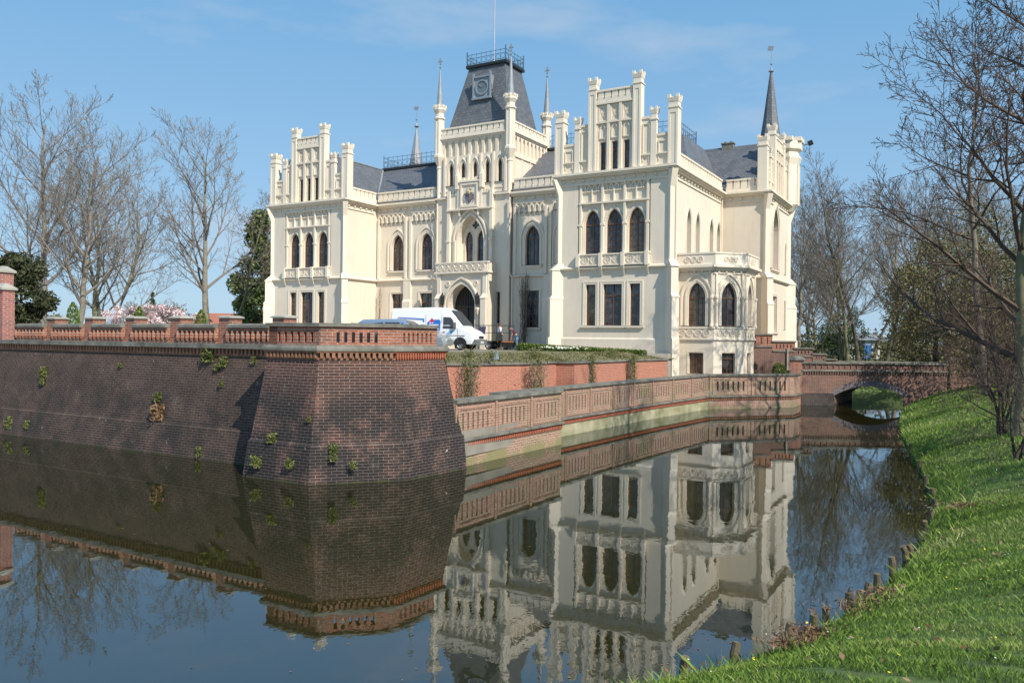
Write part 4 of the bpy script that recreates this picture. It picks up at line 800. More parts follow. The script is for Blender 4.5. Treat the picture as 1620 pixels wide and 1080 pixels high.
# ================================================================== vegetation
BARK = [simple('bark_grey', (.30, .265, .21), .9, .4, 3), simple('bark_brown', (.22, .18, .14), .9, .4, 3), simple('bark_mossy', (.22, .21, .12), .9, .45, 2), simple('bark_dark', (.065, .05, .042), .9, .4, 3)]
TWIG = [simple('twig_grey', (.235, .20, .165), .9, .25, 1), simple('twig_brown', (.22, .175, .14), .9, .3, 1), simple('twig_red', (.11, .07, .05), .9, .3, 1), simple('twig_green', (.16, .15, .06), .9, .3, 1)]
def tube_np(V, F, pts, rads, n):
    base = len(V)
    for i, p in enumerate(pts):
        d = (pts[min(i+1, len(pts)-1)]-pts[max(i-1, 0)]).normalized(); a = Vector((0, 0, 1)).cross(d) if abs(d.z) < .95 else Vector((1, 0, 0)).cross(d)
        a.normalize(); b = d.cross(a); r = rads[i]
        for k in range(n): t = 2*PI*k/n; V.append(tuple(p + a*(r*math.cos(t)) + b*(r*math.sin(t))))
    for i in range(len(pts)-1):
        for k in range(n):
            q = base+i*n; F.append((q+k, q+(k+1) % n, q+n+(k+1) % n, q+n+k))
def tree(seed, h=20, trunk=.35, r0=.28, levels=4, kids=(13, 7, 6, 5), ang=(38, 40, 42, 45), lens=(.42, .5, .5, .45), up=.25, lean=(0, 0), wig=.10, tip=.008, stems=1, start=.3):
    """skeleton of a leafless tree: returns (trunk verts, faces), (crown verts, faces)"""
    R = random.Random(seed); TV, TF_, CV, CF = [], [], [], []
    def branch(p, d, ln, r, lv, tr=False):
        n = (9 if tr else 5) if lv <= 1 else (4 if lv == 2 else 3); pts = [p.copy()]; seg_ = ln/n; q = p.copy(); dd = d.copy()
        for i in range(n):
            dd = (dd + Vector((R.gauss(0, wig), R.gauss(0, wig), R.gauss(0, wig*.6)+(up*.35 if lv else .04)))).normalized(); q = q + dd*seg_; pts.append(q.copy())
        rads = [max(tip, r*(1-.82*(i/n)**.9)) for i in range(n+1)]
        if tr: rads[0] *= 1.35
        tube_np(TV if tr else CV, TF_ if tr else CF, pts, rads, (8, 5, 4, 3, 3)[min(lv, 4)])
        if lv >= levels: return
        k = kids[lv]; off = R.random()*6.28
        for j in range(k):
            t = (start if lv == 0 else .22) + (1-(start if lv == 0 else .22))*(j+R.random()*.8)/k; t = min(t, .985); x = t*n; i = int(x); f = x-i
            bp = pts[i].lerp(pts[min(i+1, n)], f); bd = (pts[min(i+1, n)]-pts[i]).normalized() if i < n else dd
            az = off+j*2.4+R.gauss(0, .35); a = math.radians(ang[lv]*(1.15-.35*t)+R.gauss(0, 7)); s = bd.orthogonal().normalized(); s.rotate(Matrix.Rotation(az, 3, bd))
            nd = (bd*math.cos(a)+s*math.sin(a)).normalized(); l2 = ln*lens[lv]*(1.15-.55*t if lv == 0 else 1.1-.5*t)*R.uniform(.75, 1.2)
            branch(bp, nd, l2, max(tip, rads[i]*(.52 if lv == 0 else .6)), lv+1)
    for s_ in range(stems):
        a = 2*PI*s_/max(1, stems)+R.random(); sp = .13 if stems > 1 else 0
        branch(Vector((math.cos(a)*.25*(stems > 1), math.sin(a)*.25*(stems > 1), -.3)), Vector((lean[0]+sp*math.cos(a)*R.uniform(.6, 1.3), lean[1]+sp*math.sin(a), 1)).normalized(), h*R.uniform(.9, 1) if stems > 1 else h, r0, 0, True)
    return (TV, TF_), (CV, CF)
def make_tree(seed, bark, twig, name='bare_tree', **k):
    (a, b), (c, d) = tree(seed, **k); r = empty(name)
    mesh_obj('trunk', a, b, bark, r, True, uv=False); mesh_obj('crown', c, d, twig, r, uv=False); r['_h'] = float(np.percentile([q[2] for q in c], 99.7)); return r
def put(r, x, y, z, s, rz, label, group, first=False, cat='tree', sz=None):
    o = r if first else copy_tree(r); o.location = (x, y, z); o.scale = (s, s, sz or s); o.rotation_euler = (0, 0, rz); tag(o, label, cat, group); return o
def px(x, Y): return (x-810)/1265.7*Y          # image column at a depth, for reading positions off the photograph
def pz(x, y, Y): return H - (y-(536.4+.0113*(x-810)))*Y/1265.7
TA = make_tree(11, BARK[0], TWIG[0], h=20, r0=.36, kids=(17, 8, 5, 4), ang=(46, 38, 40, 42), lens=(.46, .48, .5, .45), up=.34, start=.2, tip=.012)
TB = make_tree(23, BARK[2], TWIG[0], h=17, r0=.24, stems=3, kids=(16, 8, 5, 4), ang=(50, 40, 42, 45), lens=(.5, .5, .5, .45), up=.3, start=.16, tip=.012)
TCt = make_tree(37, BARK[1], TWIG[1], h=19, r0=.24, kids=(12, 7, 5, 4), ang=(42, 40, 42, 45), lens=(.36, .5, .5, .5), up=.22, start=.42, wig=.12, tip=.013)
TD = make_tree(58, BARK[2], TWIG[1], h=18, r0=.22, kids=(15, 7, 5, 4), ang=(50, 44, 45, 45), lens=(.34, .52, .5, .5), up=.1, start=.3, wig=.13, tip=.013)
GL = 'bare trees behind the moat wall'; GR = 'bare trees beyond the bridge'
def tz(x, ytop, Y, h0, zb=2.6): return (pz(x, ytop, Y)-zb)/h0['_h']
for i, (t, f, x, yt, Y, h0, rz, lab) in enumerate([
    (TA, 1, 62, 148, 72, 20.5, .3, 'tallest bare tree at the far left behind the moat wall'),
    (TA, 0, 118, 200, 66, 20.5, 2.1, 'leaning bare tree second from the left behind the moat wall'),
    (TB, 1, 162, 225, 74, 16.6, 0, 'many stemmed bare tree behind the blossoming magnolia'),
    (TA, 0, 332, 195, 78, 20.5, 4.0, 'upright bare tree with a pale trunk left of the palace'),
    (TD, 1, 372, 300, 74, 17.5, 1.0, 'small bare tree between the pale trunk and the dark evergreen'),
    (TD, 0, -25, 260, 78, 17.5, 2.2, 'bare tree at the left edge of the photo with arching boughs'),
    ]):
    o = put(t, px(x, Y), Y, 2.6, tz(x, yt, Y, t)*1.1, rz, lab, GL, bool(f), sz=tz(x, yt, Y, t)*1.04)
    if i == 1: o.rotation_euler = (0, .11, 0)
for i, (t, f, x, yt, Y, h0, rz, lab) in enumerate([
    (TB, 0, 1338, 295, 70, 16.6, .5, 'fan shaped multi stemmed bare tree beyond the bridge'), (TCt, 1, 1358, 252, 72, 18.6, 0, 'slender tall bare tree with its fork high above the bridge'),
    (TD, 0, 1300, 370, 66, 17.5, .3, 'low spreading bare tree right beside the palace'), (TCt, 0, 1402, 262, 76, 18.6, 1.2, 'bare tree with straight trunk behind the blue shed'),
    (TA, 0, 1262, 285, 84, 20.5, 1.4, 'bare tree half hidden by the right corner of the palace'), (TCt, 0, 1438, 285, 68, 18.6, 3.0, 'bare tree above the right half of the bridge'),
    (TD, 0, 1476, 300, 62, 17.5, 4.1, 'twisted bare tree left of the ivy covered trees'), (TCt, 0, 1512, 270, 74, 18.6, 5.0, 'bare tree behind the brick gate pier'),
    (TA, 0, 1420, 275, 98, 20.5, 2.6, 'far bare tree in the gap above the bridge coping'), (TB, 0, 1545, 285, 66, 16.6, 2.9, 'bare tree behind the ivy covered trees'),
    (TD, 0, 1590, 270, 58, 17.5, .9, 'bare tree behind the big trunk at the right edge'), (TCt, 0, 1382, 330, 92, 18.6, 2.0, 'thin far tree behind the slender tall tree'),
    (TD, 0, 1325, 350, 96, 17.5, 3.3, 'far low tree behind the fan shaped tree'), (TA, 0, 1500, 290, 100, 20.5, 5.5, 'far tall tree behind the gate pier'),
    (TB, 0, 1285, 330, 100, 16.6, 1.0, 'far many stemmed tree next to the palace'), (TCt, 0, 1622, 240, 66, 18.6, 4.4, 'bare tree at the right edge of the photo'),
    ]):
    put(t, px(x, Y), Y, 1.9, tz(x, yt, Y, t, 1.9), rz, lab, GR, bool(f))
# near trees on the right bank
N1 = make_tree(71, BARK[2], TWIG[2], h=15, r0=.2, kids=(28, 9, 6, 4), ang=(50, 44, 45, 45), lens=(.30, .5, .5, .45), up=.2, start=.12, wig=.10, tip=.006)
Y = 22; o = put(N1, px(1600, Y)+.25, Y, ground_z(px(1600, Y), Y)-.1, 1.05, .7, 'big near tree with a mossy trunk and reddish twigs by the right edge', None, True)
N2 = make_tree(83, BARK[1], TWIG[2], h=12.5, r0=.15, kids=(17, 8, 6, 4), ang=(50, 44, 45, 45), lens=(.36, .5, .5, .45), up=.08, start=.45, wig=.12, tip=.009)
Y = 36; o = put(N2, px(1562, Y), Y, 1.4, 1.3, 2.6, 'slim dark tree leaning left with long arching twigs', None, True); o.rotation_euler = (0, -.2, 0)
# shrubs: reddish hanging twigs over the bank
SHR = make_tree(91, BARK[3], TWIG[2], 'bare_shrub', h=4.2, r0=.05, stems=6, kids=(6, 5, 4, 3), ang=(60, 50, 48, 45), lens=(.6, .55, .5, .45), up=-.10, start=.12, wig=.16, tip=.0045)
for i, (x, y, s, rz, lab) in enumerate([(12.6, 19.6, .8, 0, 'tangle of reddish bare twigs hanging over the water edge'), (14.6, 23.5, 1.05, 1.3, 'bare twig shrub on the bank in front of the big tree'), (16.0, 21.5, 1.0, 2.5, 'bare twig shrub at the foot of the big near tree'), (19.5, 31.5, 1.3, 3.9, 'bare shrub further along the bank near the bridge'), (22.5, 36, 1.3, 5.2, 'bare shrub before the right end of the bridge')]):
    put(SHR, x, y, ground_z(x, y)-.05, s, rz, lab, 'bare shrubs on the bank', i == 0, 'shrub')
# leafy masses
def leafmat(name, cols, rough=.75, trans=.0):
    m, nt, b = newmat(name); a = nn(nt, 'ShaderNodeAttribute'); a.attribute_name = 'tone'
    nt.links.new(ramp(nt, a.outputs['Fac'], [(i/(len(cols)-1), c) for i, c in enumerate(cols)]), b.inputs['Base Color']); b.inputs['Roughness'].default_value = rough; b.inputs['Specular IOR Level'].default_value = .25
    return m
RNG = np.random.default_rng(5)
def cards(name, C, size, mat, parent=None, up=None, asp=.5, tone=None, jit=1.):
    """one small rhombus per centre"""
    n = len(C); N = RNG.normal(size=(n, 3)); 
    if up is not None: N = N*jit + np.array(up)
    N /= np.linalg.norm(N, axis=1)[:, None]; A = np.cross(N, RNG.normal(size=(n, 3))); A /= np.linalg.norm(A, axis=1)[:, None]; B = np.cross(N, A)
    s = (size*RNG.uniform(.6, 1.3, n))[:, None]
    V = np.stack([C-A*s, C-B*s*asp, C+A*s, C+B*s*asp], 1).reshape(-1, 3)
    me = bpy.data.meshes.new(name); me.vertices.add(4*n); me.vertices.foreach_set('co', V.astype(np.float32).ravel()); me.loops.add(4*n); me.loops.foreach_set('vertex_index', np.arange(4*n, dtype=np.int32)); me.polygons.add(n); me.polygons.foreach_set('loop_start', np.arange(0, 4*n, 4, dtype=np.int32))
    try: me.polygons.foreach_set('loop_total', np.full(n, 4, dtype=np.int32))
    except Exception: pass
    t = RNG.random(n) if tone is None else tone
    at = me.attributes.new('tone', 'FLOAT', 'POINT'); at.data.foreach_set('value', np.repeat(t, 4).astype(np.float32))
    me.materials.append(mat); me.update(); me.validate(); return link(bpy.data.objects.new(name, me), parent)
def clump_pts(n, blobs, shell=.55):
    """points in fuzzy clumps: blobs of (x,y,z,rx,ry,rz)"""
    B = np.array(blobs, float); vol = B[:, 3]*B[:, 4]*B[:, 5]; k = RNG.choice(len(B), n, p=vol/vol.sum()); D = RNG.normal(size=(n, 3)); D /= np.linalg.norm(D, axis=1)[:, None]; r = RNG.uniform(shell, 1.08, n)[:, None]
    return B[k, :3] + D*r*B[k, 3:], k
def bushy(n, cx, cy, z0, w, h, nb=40, taper=.6, seed=1, prof=None):
    """blob centres scattered in a crown of given profile"""
    R = np.random.default_rng(seed); bl = []
    for i in range(nb):
        t = R.random(); f = prof(t) if prof else math.sqrt(max(0, 1-(2*t-1)**2))**taper; a = R.random()*6.283; r = math.sqrt(R.random())*f*w/2*.85; s = R.uniform(.10, .2)*w*(.5+.5*f)
        bl.append((cx+r*math.cos(a), cy+r*math.sin(a), z0+t*h, s, s, s*.9))
    return bl
YEW = leafmat('evergreen_foliage', [(.04, .065, .022), (.10, .14, .045), (.20, .24, .08)]); OLIVE = leafmat('ivy_olive_foliage', [(.045, .05, .022), (.11, .115, .045), (.21, .19, .08), (.20, .15, .09)]); BOX_ = leafmat('box_foliage', [(.05, .085, .014), (.10, .16, .025), (.20, .26, .06)])
PINK = leafmat('magnolia_petals', [(.55, .33, .36), (.75, .60, .60), (.82, .76, .74)]); DRY = leafmat('dry_leaves', [(.10, .055, .03), (.20, .11, .06), (.28, .20, .12)]); FERN = leafmat('wall_fern', [(.06, .08, .02), (.12, .15, .04), (.22, .21, .09)])
def evergreen(x, y, z0, w, h, label, mat=YEW, seed=1, n=9000, size=.22, prof=None, nb=55, name='evergreen_tree', group=None, cat='tree', trunk=.2):
    r = empty(name, (x, y, z0)); tag(r, label, cat, group)
    m = MB(); m.tube([(0, 0, -.2), (.05, 0, h*.4), (0, .05, h*.85)], trunk, 7, .04); m.build('trunk', BARK[3], r, recalc=False)
    P, _ = clump_pts(n, bushy(n, 0, 0, h*.06, w, h*.92, nb, seed=seed, prof=prof), .35); cards('crown', P, size, mat, r); return r
Y = 76; evergreen(px(412, Y), Y, 2.6, 7.4, pz(407, 335, Y)-2.6, 'dark green conifer against the left side of the palace', seed=3, n=15000, size=.2, prof=lambda t: (1-t)**.55*.98 if t > .1 else .75)
Y = 60; evergreen(px(32, Y), Y, 2.6, 4.4, pz(32, 402, Y)-2.6, 'dark bushy evergreen behind the tall brick gate pier', mat=leafmat('dark_yew_foliage', [(.02, .03, .014), (.05, .06, .025), (.10, .10, .05)]), seed=4, n=9000, size=.17)
Y = 90; evergreen(px(241, Y), Y, 2.6, 2.2, pz(241, 462, Y)-2.6, 'small dark fir between the two magnolias', seed=6, n=1500, size=.2, prof=lambda t: 1-t)
for i, (x, yt, Y, w_, lab) in enumerate([(1480, 375, 52, 6, 'olive ivy covered tree left of the gate pier'), (1530, 325, 56, 8, 'tallest ivy covered tree behind the twigs'), (1590, 360, 48, 6.5, 'ivy covered tree behind the big near trunk'), (1445, 420, 60, 5, 'small ivy covered tree above the right half of the bridge'), (1335, 490, 78, 5, 'dark undergrowth bush behind the fan shaped tree'), (1565, 430, 42, 6, 'low ivy covered shrub at the right end of the bridge')]):
    evergreen(px(x, Y), Y, 1.7, w_, pz(x, yt, Y)-1.7, lab, OLIVE if i != 4 else YEW, seed=20+i, n=11000, size=.085, nb=60, name='ivy_tree', group='ivy covered trees right of the bridge')
# magnolias, topiary, hedge
MG = make_tree(101, BARK[0], TWIG[0], 'magnolia_shrub', h=3.4, r0=.08, stems=5, kids=(7, 5, 4, 3), ang=(50, 45, 45, 45), lens=(.55, .5, .5, .45), up=.2, start=.15, tip=.012)
P, _ = clump_pts(7500, [(RNG.normal(0, 1.35), RNG.normal(0, .9), RNG.uniform(1.2, 3.5), .42, .42, .35) for _ in range(46)], .2); P = P[(P[:, 2] < 4.6-np.hypot(P[:, 0], P[:, 1])*.75)]
cards('blossom', P, .10, PINK, MG)
put(MG, px(207, 62), 62, 2.7, .92, 0, 'pale pink blossoming magnolia left of the small fir', None, True, 'shrub'); o = copy_tree(MG); o.location = (px(266, 64), 64, 2.7); o.scale = (1.1, 1.1, .95); o.rotation_euler = (0, 0, 2); tag(o, 'pale pink blossoming magnolia right of the small fir', 'shrub')
TOP = empty('topiary_cone'); m = MB(); m.lathe(0, 0, [(.06, 0), (.05, .3)], 6); m.build('stem', BARK[1], TOP)
P = RNG.normal(size=(2600, 3)); P /= np.linalg.norm(P, axis=1)[:, None]; z = RNG.random(2600)**1.0*2.5; r_ = np.interp(z, [0, .4, 1.2, 2.1, 2.5], [.42, .52, .50, .30, .05]); P = np.stack([P[:, 0]*r_, P[:, 1]*r_, z+.1], 1); nr = np.hypot(P[:, 0], P[:, 1]); P[:, 0] *= r_/np.maximum(nr, .01)*RNG.uniform(.85, 1.03, 2600); P[:, 1] *= r_/np.maximum(nr, .01)*RNG.uniform(.85, 1.03, 2600)
cards('foliage', P, .06, BOX_, TOP)
for i, (x, yt, lab) in enumerate([(115, 478, 'clipped box cone left of the magnolias'), (220, 485, 'clipped box cone in front of the magnolias'), (318, 490, 'clipped box cone in front of the red roof')]):
    o = TOP if i == 0 else copy_tree(TOP); Y = 46; o.location = (px(x, Y), Y, 2.93); s_ = (pz(x, yt, Y)-2.93)/2.6; o.scale = (.85, .85, s_); tag(o, lab, 'shrub', 'clipped box cones')
def hedge_pts(n, a, b, w, z0, z1a, z1b):
    t = RNG.random(n); L_ = math.dist(a, b); f = RNG.integers(0, 3, n); x = RNG.uniform(-w/2, w/2, n); h = RNG.random(n); zt = z1a+(z1b-z1a)*t
    x = np.where(f == 0, x, np.where(f == 1, w/2, -w/2)); h = np.where(f == 0, 1, h)
    dx, dy = (b[0]-a[0])/L_, (b[1]-a[1])/L_; u = a[0]+(b[0]-a[0])*t-dy*x; v = a[1]+(b[1]-a[1])*t+dx*x; z = z0+(zt-z0)*h
    P = np.array([TW(q, w_, e) for q, w_, e in zip(u, v, z)]); return P+RNG.normal(0, .025, P.shape)
HG = empty('box_hedge', TW(-5, -2, 2.9)); tag(HG, 'long low clipped box hedge along the foot of the right palace wing', 'hedge')
P = hedge_pts(12000, (-9.0, -2.05), (-.7, -2.3), .6, 2.85, 3.36, 3.06)-np.array(HG.location); cards('foliage', P, .055, BOX_, HG, up=(0, 0, .6))
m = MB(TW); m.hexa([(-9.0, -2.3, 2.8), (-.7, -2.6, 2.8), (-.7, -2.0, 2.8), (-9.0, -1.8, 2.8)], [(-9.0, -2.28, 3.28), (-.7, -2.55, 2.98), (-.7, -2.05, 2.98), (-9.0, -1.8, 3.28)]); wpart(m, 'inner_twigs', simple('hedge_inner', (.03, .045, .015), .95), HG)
# low planting in the border (countless) and daffodils
def border_pts(n):
    out = []
    for _ in range(n):
        i = random.randrange(len(RW)-1); t = random.random(); s_ = random.random()**.8
        a = [RW[i][k]+(RW[i+1][k]-RW[i][k])*t for k in (0, 1)]; b = [inn[i][k]+(inn[i+1][k]-inn[i][k])*t for k in (0, 1)]; u, v = a[0]+(b[0]-a[0])*s_-.1, a[1]+(b[1]-a[1])*s_
        out.append(TW(u, v, 2.62+.36*s_+abs(random.gauss(0, .03))))
    return np.array(out)
o = cards('border_plants', border_pts(9000), .055, leafmat('border_mix', [(.06, .08, .03), (.14, .17, .05), (.26, .22, .11), (.2, .14, .08)]), None, asp=.35); tag(o, 'low green and straw coloured border plants above the retaining wall', 'plants', kind='stuff')
P = np.array([TW(-4.9+random.gauss(0, .75), -4.5+random.gauss(0, .35), 3.15+random.random()*.12) for _ in range(170)]); o = cards('daffodils', P, .045, leafmat('daffodil_petals', [(.8, .8, .62), (.82, .82, .75)]), None, asp=.8); tag(o, 'clump of pale daffodils in front of the box hedge', 'flowers', kind='stuff')
# climbers on the retaining wall and tall bare climbers on the palace
def climber(name, label, cat, pts3, n_leaf, mat, seed, spread, hh, root, stems=7, leafsize=.05, dens=1.):
    R = random.Random(seed); r = empty(name, root); tag(r, label, cat, None); m = MB()
    for s_ in range(stems):
        x = R.gauss(0, spread*.3); P_ = [Vector((x, 0, 0))]
        for k in range(7): P_.append(P_[-1]+Vector((R.gauss(0, spread*.13)+x*.08, R.gauss(0, .03), hh/7*R.uniform(.7, 1.15))))
        m.tube([tuple(p) for p in P_], .02*dens, 4, .006)
        for k in range(1, 7):
            for _ in range(3):
                q = P_[k]; a = R.choice((-1, 1)); m.tube([tuple(q), tuple(q+Vector((a*R.uniform(.1, .3)*spread, R.uniform(-.08, .08), R.uniform(.1, .35)*min(1, hh/3)))), tuple(q+Vector((a*R.uniform(.2, .5)*spread, R.uniform(-.12, .1), R.uniform(.25, .6)*min(1.2, hh/3))))], .008*dens, 3, .004)
    m.build('stems', TWIG[1], r, recalc=False)
    if n_leaf:
        C = np.stack([RNG.normal(0, spread*.42, n_leaf), RNG.uniform(-.15, .1, n_leaf), RNG.uniform(.15, 1.08, n_leaf)*hh], 1); cards('leaves', C, leafsize, mat, r, asp=.4)
    return r
for i, (x, Y, w_, n_, lab) in enumerate([(745, 33, .6, 620, 'rangy climbing shrub nearest the bastion on the orange wall'), (850, 34.8, .6, 640, 'climbing shrub before the corner of the orange wall'), (935, 38.8, .36, 800, 'leafy narrow climber right of the wall corner'), (1000, 42, .36, 760, 'leafy narrow climber furthest along the orange wall')]):
    r = climber('climbing_shrub', lab, 'shrub', None, n_, FERN, 40+i, w_, 1.75, (px(x, Y), Y-.25, 1.02), 9 if i < 2 else 6); r.rotation_euler = (0, 0, .75)
for u, v, w_, h_, st, lab in ((-11.7, 3.4, .45, 5.6, 16, 'tall bare climber trained up the wall beside the right ground floor window'), (-24.6, 3.3, .25, 5.0, 5, 'thin bare climber in the left inner corner of the palace'), (-25.0, 1.6, .2, 1.6, 4, 'small bare espalier against the sunny side of the left wing')):
    r = climber('wall_climber', lab, 'shrub', None, 0, None, int(u*3)+99, w_, h_, TW(u, v, 2.93), st, dens=1.2 if st > 10 else .8); r.rotation_euler = (0, 0, TH if v > 2 else TH+1.57)
# round shrub by the stair
r = empty('round_shrub', (px(1233, 48.6), 48.6, 1.0)); tag(r, 'small round green shrub in front of the brick stair terrace', 'shrub'); P, _ = clump_pts(1400, [(0, 0, .75, .42, .42, .62)], .8); cards('foliage', P, .06, BOX_, r); m = MB(); m.tube([(0, 0, 0), (0, 0, .6)], .03, 5); m.build('stem', BARK[1], r)
# tufts growing out of the old walls
def wpos(x, y, kind):
    """point on the left wall (v=-29) or on the bastion faces for an image position"""
    return None
def ray_plane(x, y, n, c):
    f = 1265.7; dx, dy = x-810, y-540; rr = .0113; p = .0028; xx = dx*math.cos(rr)+dy*math.sin(rr); yy = -dx*math.sin(rr)+dy*math.cos(rr)
    d = Vector((xx/f, math.cos(p)-(yy/f)*math.sin(p), -math.sin(p)-(yy/f)*math.cos(p))); o = Vector((0, 0, H)); t = (c-o.dot(n))/d.dot(n); return o+d*t
nv = Vector((-sU, cU, 0)).normalized()
def on_batter(x, y, vt, vb, zt, zb):
    a, b = W(0, vt, zt), W(0, vb, zb); e = (a-b).normalized(); u_ = Vector((cU, sU, 0)); n = u_.cross(e).normalized(); return ray_plane(x, y, n, a.dot(n)), n
tufts = [(72, 588, .34, 0), (70, 603, .25, 0), (20, 668, .42, 0), (48, 672, .32, 0), (193, 577, .16, 0), (335, 560, .5, 0), (357, 572, .3, 0), (345, 582, .2, 0), (252, 628, .28, 0), (254, 652, .5, 2), (352, 607, .18, 0), (320, 714, .3, 0), (404, 570, .2, 0),
         (433, 693, .26, 1), (408, 730, .3, 1), (461, 733, .24, 1), (491, 664, .12, 1), (527, 709, .24, 3), (529, 722, .2, 3), (560, 735, .2, 3)]
for x, y, s_, k in tufts:
    if k in (0, 2): P0, n = on_batter(x, y, -28.86, -29.2, 3.12, .96)
    elif k == 1: P0, n = on_batter(x, y, -30.12, -30.5, 3.1, .97) if y < 716 else on_batter(x, y, -30.55, -30.72, .93, 0)
    else:
        a, b = W(1.08, -30.12, 3.1), W(1.22, -30.5, .97); c = W(2.42, -28.78, 3.1); n = (c-a).cross(b-a).normalized(); P0 = ray_plane(x, y, n, a.dot(n))
        if y > 716: P0 = P0 + Vector((.0, -.1, 0))
    if n.y > 0: n = -n
    m_n = 330 if s_ > .2 else 200; C = RNG.normal(0, 1, (m_n, 3))*np.array([s_*.26, s_*.12, s_*.33]); C[:, 2] -= s_*.1; C = np.clip(C*.85, -s_*.45, s_*.45); C += np.array(n)*.06
    o = cards('wall_fern', C, s_*.17, FERN if k != 2 else DRY, None, asp=.35); o.location = P0; tag(o, 'small tuft of ferns and weeds rooted in the old moat brickwork' if k != 2 else 'patch of dry moss and dead fern on the long moat wall', 'plant', 'weeds growing on the moat brickwork' if k != 2 else None)

# ================================================================== bank: grass, posts, litter, flowers
GR_M = leafmat('grass_blades', [(.06, .105, .02), (.14, .245, .038), (.23, .34, .065), (.38, .38, .17)], .6)
def blades(name, n, dmin, dmax, ya, yb, hmin, hmax, w, near=1.):
    d = dmin+(dmax-dmin)*RNG.random(n)**1.3; lo, hi = np.searchsorted(SH[:, 1], [ya, yb]); lo = max(lo, 1)
    t = RNG.random(n)**near; f = lo+(hi-lo-1)*t; i = f.astype(int); fr = f-i; P = SH[i]*(1-fr[:, None])+SH[i+1]*fr[:, None]; N = NR[i]; P = P+N*d[:, None]; x, y = P[:, 0], P[:, 1]
    z = bank_z(d, x, y); keep = (np.abs(x/np.maximum(y, .5)) < .95) & (y > 3.5); x, y, z, d = x[keep], y[keep], z[keep], d[keep]; n = len(x)
    cl = np.sin(x*2.1+np.sin(y*1.7)*2)*np.cos(y*1.9+np.sin(x*1.3)*2)+.6*np.sin(x*7+y*5)
    h = RNG.uniform(hmin, hmax, n)*(1+.45*cl/1.6); a = RNG.random(n)*6.283; ww = w*RNG.uniform(.7, 1.3, n)*np.clip(y/9, .8, 3); lean = RNG.normal(0, .5, (n, 2))*h[:, None]
    ax, ay = np.cos(a)*ww, np.sin(a)*ww; V = np.stack([np.stack([x-ax, y-ay, z-.01], 1), np.stack([x+ax, y+ay, z-.01], 1), np.stack([x+ax*.5+lean[:, 0]*.5, y+ay*.5+lean[:, 1]*.5, z+h*.6], 1), np.stack([x+lean[:, 0], y+lean[:, 1], z+h], 1)], 1).reshape(-1, 3)
    me = bpy.data.meshes.new(name); me.vertices.add(4*n); me.vertices.foreach_set('co', V.astype(np.float32).ravel()); me.loops.add(4*n); me.loops.foreach_set('vertex_index', np.arange(4*n, dtype=np.int32)); me.polygons.add(n); me.polygons.foreach_set('loop_start', np.arange(0, 4*n, 4, dtype=np.int32))
    tone = np.clip(.42+.25*cl/1.6+.26*np.sin(x*.9+1.3*y)*np.sin(y*.55-x*.4)+RNG.normal(0, .22, n), 0, 1); at = me.attributes.new('tone', 'FLOAT', 'POINT'); at.data.foreach_set('value', np.repeat(tone, 4).astype(np.float32)); me.materials.append(GR_M); me.update(); me.validate()
    o = link(bpy.data.objects.new(name, me)); return o
o = blades('bank_grass', 420000, .1, 10, 6, 17, .02, .062, .0027); tag(o, 'lush spring grass on the near bank of the moat', 'grass', kind='stuff')
o = blades('far_bank_grass', 230000, .1, 13, 16, 50, .025, .08, .004); tag(o, 'grass on the farther part of the bank towards the bridge', 'grass', kind='stuff')
o = blades('water_edge_grass', 9000, .05, .8, 6, 50, .06, .18, .004); tag(o, 'longer tufted grass hanging along the water edge', 'grass', kind='stuff')
def scatter(n, dmin, dmax, ya, yb, dz):
    lo, hi = np.searchsorted(SH[:, 1], [ya, yb]); i = RNG.integers(lo, hi, n); d = RNG.uniform(dmin, dmax, n); P = SH[i]+NR[i]*d[:, None]+RNG.normal(0, .2, (n, 2)); return np.stack([P[:, 0], P[:, 1], bank_z(d, P[:, 0], P[:, 1])+dz], 1)
o = cards('daisies', scatter(700, .8, 9, 7.5, 30, .08), .012, leafmat('daisy_petals', [(.8, .8, .78), (.82, .82, .8)]), None, up=(0, 0, 3), asp=.9); tag(o, 'white daisies scattered through the bank grass', 'flowers', kind='stuff')
o = cards('celandines', scatter(200, .8, 7, 7.5, 16, .08), .014, leafmat('celandine_petals', [(.75, .6, .03), (.8, .68, .06)]), None, up=(0, 0, 3), asp=.9); tag(o, 'yellow celandines scattered through the near grass', 'flowers', kind='stuff')
o = cards('fallen_leaves', scatter(1500, .1, 6, 7.5, 30, .05), .03, DRY, None, up=(0, 0, 1.5), asp=.6); tag(o, 'dry brown leaves lying in the bank grass', 'leaves', kind='stuff')
for i, (x, y, s_, lab) in enumerate([(4.45, 10.1, .26, 'heap of rusty dead fern beside the wooden posts'), (4.95, 10.4, .22, 'rusty dead fern fronds right of the fern heap'), (3.5, 9.2, .16, 'smaller patch of dead leaves at the water edge'), (9.1, 15.9, .25, 'brown dead leaves under the hanging twigs'), (3.1, 8.75, .18, 'little drift of dead stems nearest the viewer')]):
    C = RNG.normal(0, 1, (260, 3))*np.array([s_, s_*.55, .035]); C[:, 2] = np.abs(C[:, 2]); o = cards('dead_fern', C, .055, DRY, None, asp=.16); o.location = (x, y, ground_z(x, y)+.03); tag(o, lab, 'plants', kind='stuff')
POSTW = simple('old_post_wood', (.20, .155, .085), .9, .55, 5, bumps=.5, c2=(.07, .06, .035))
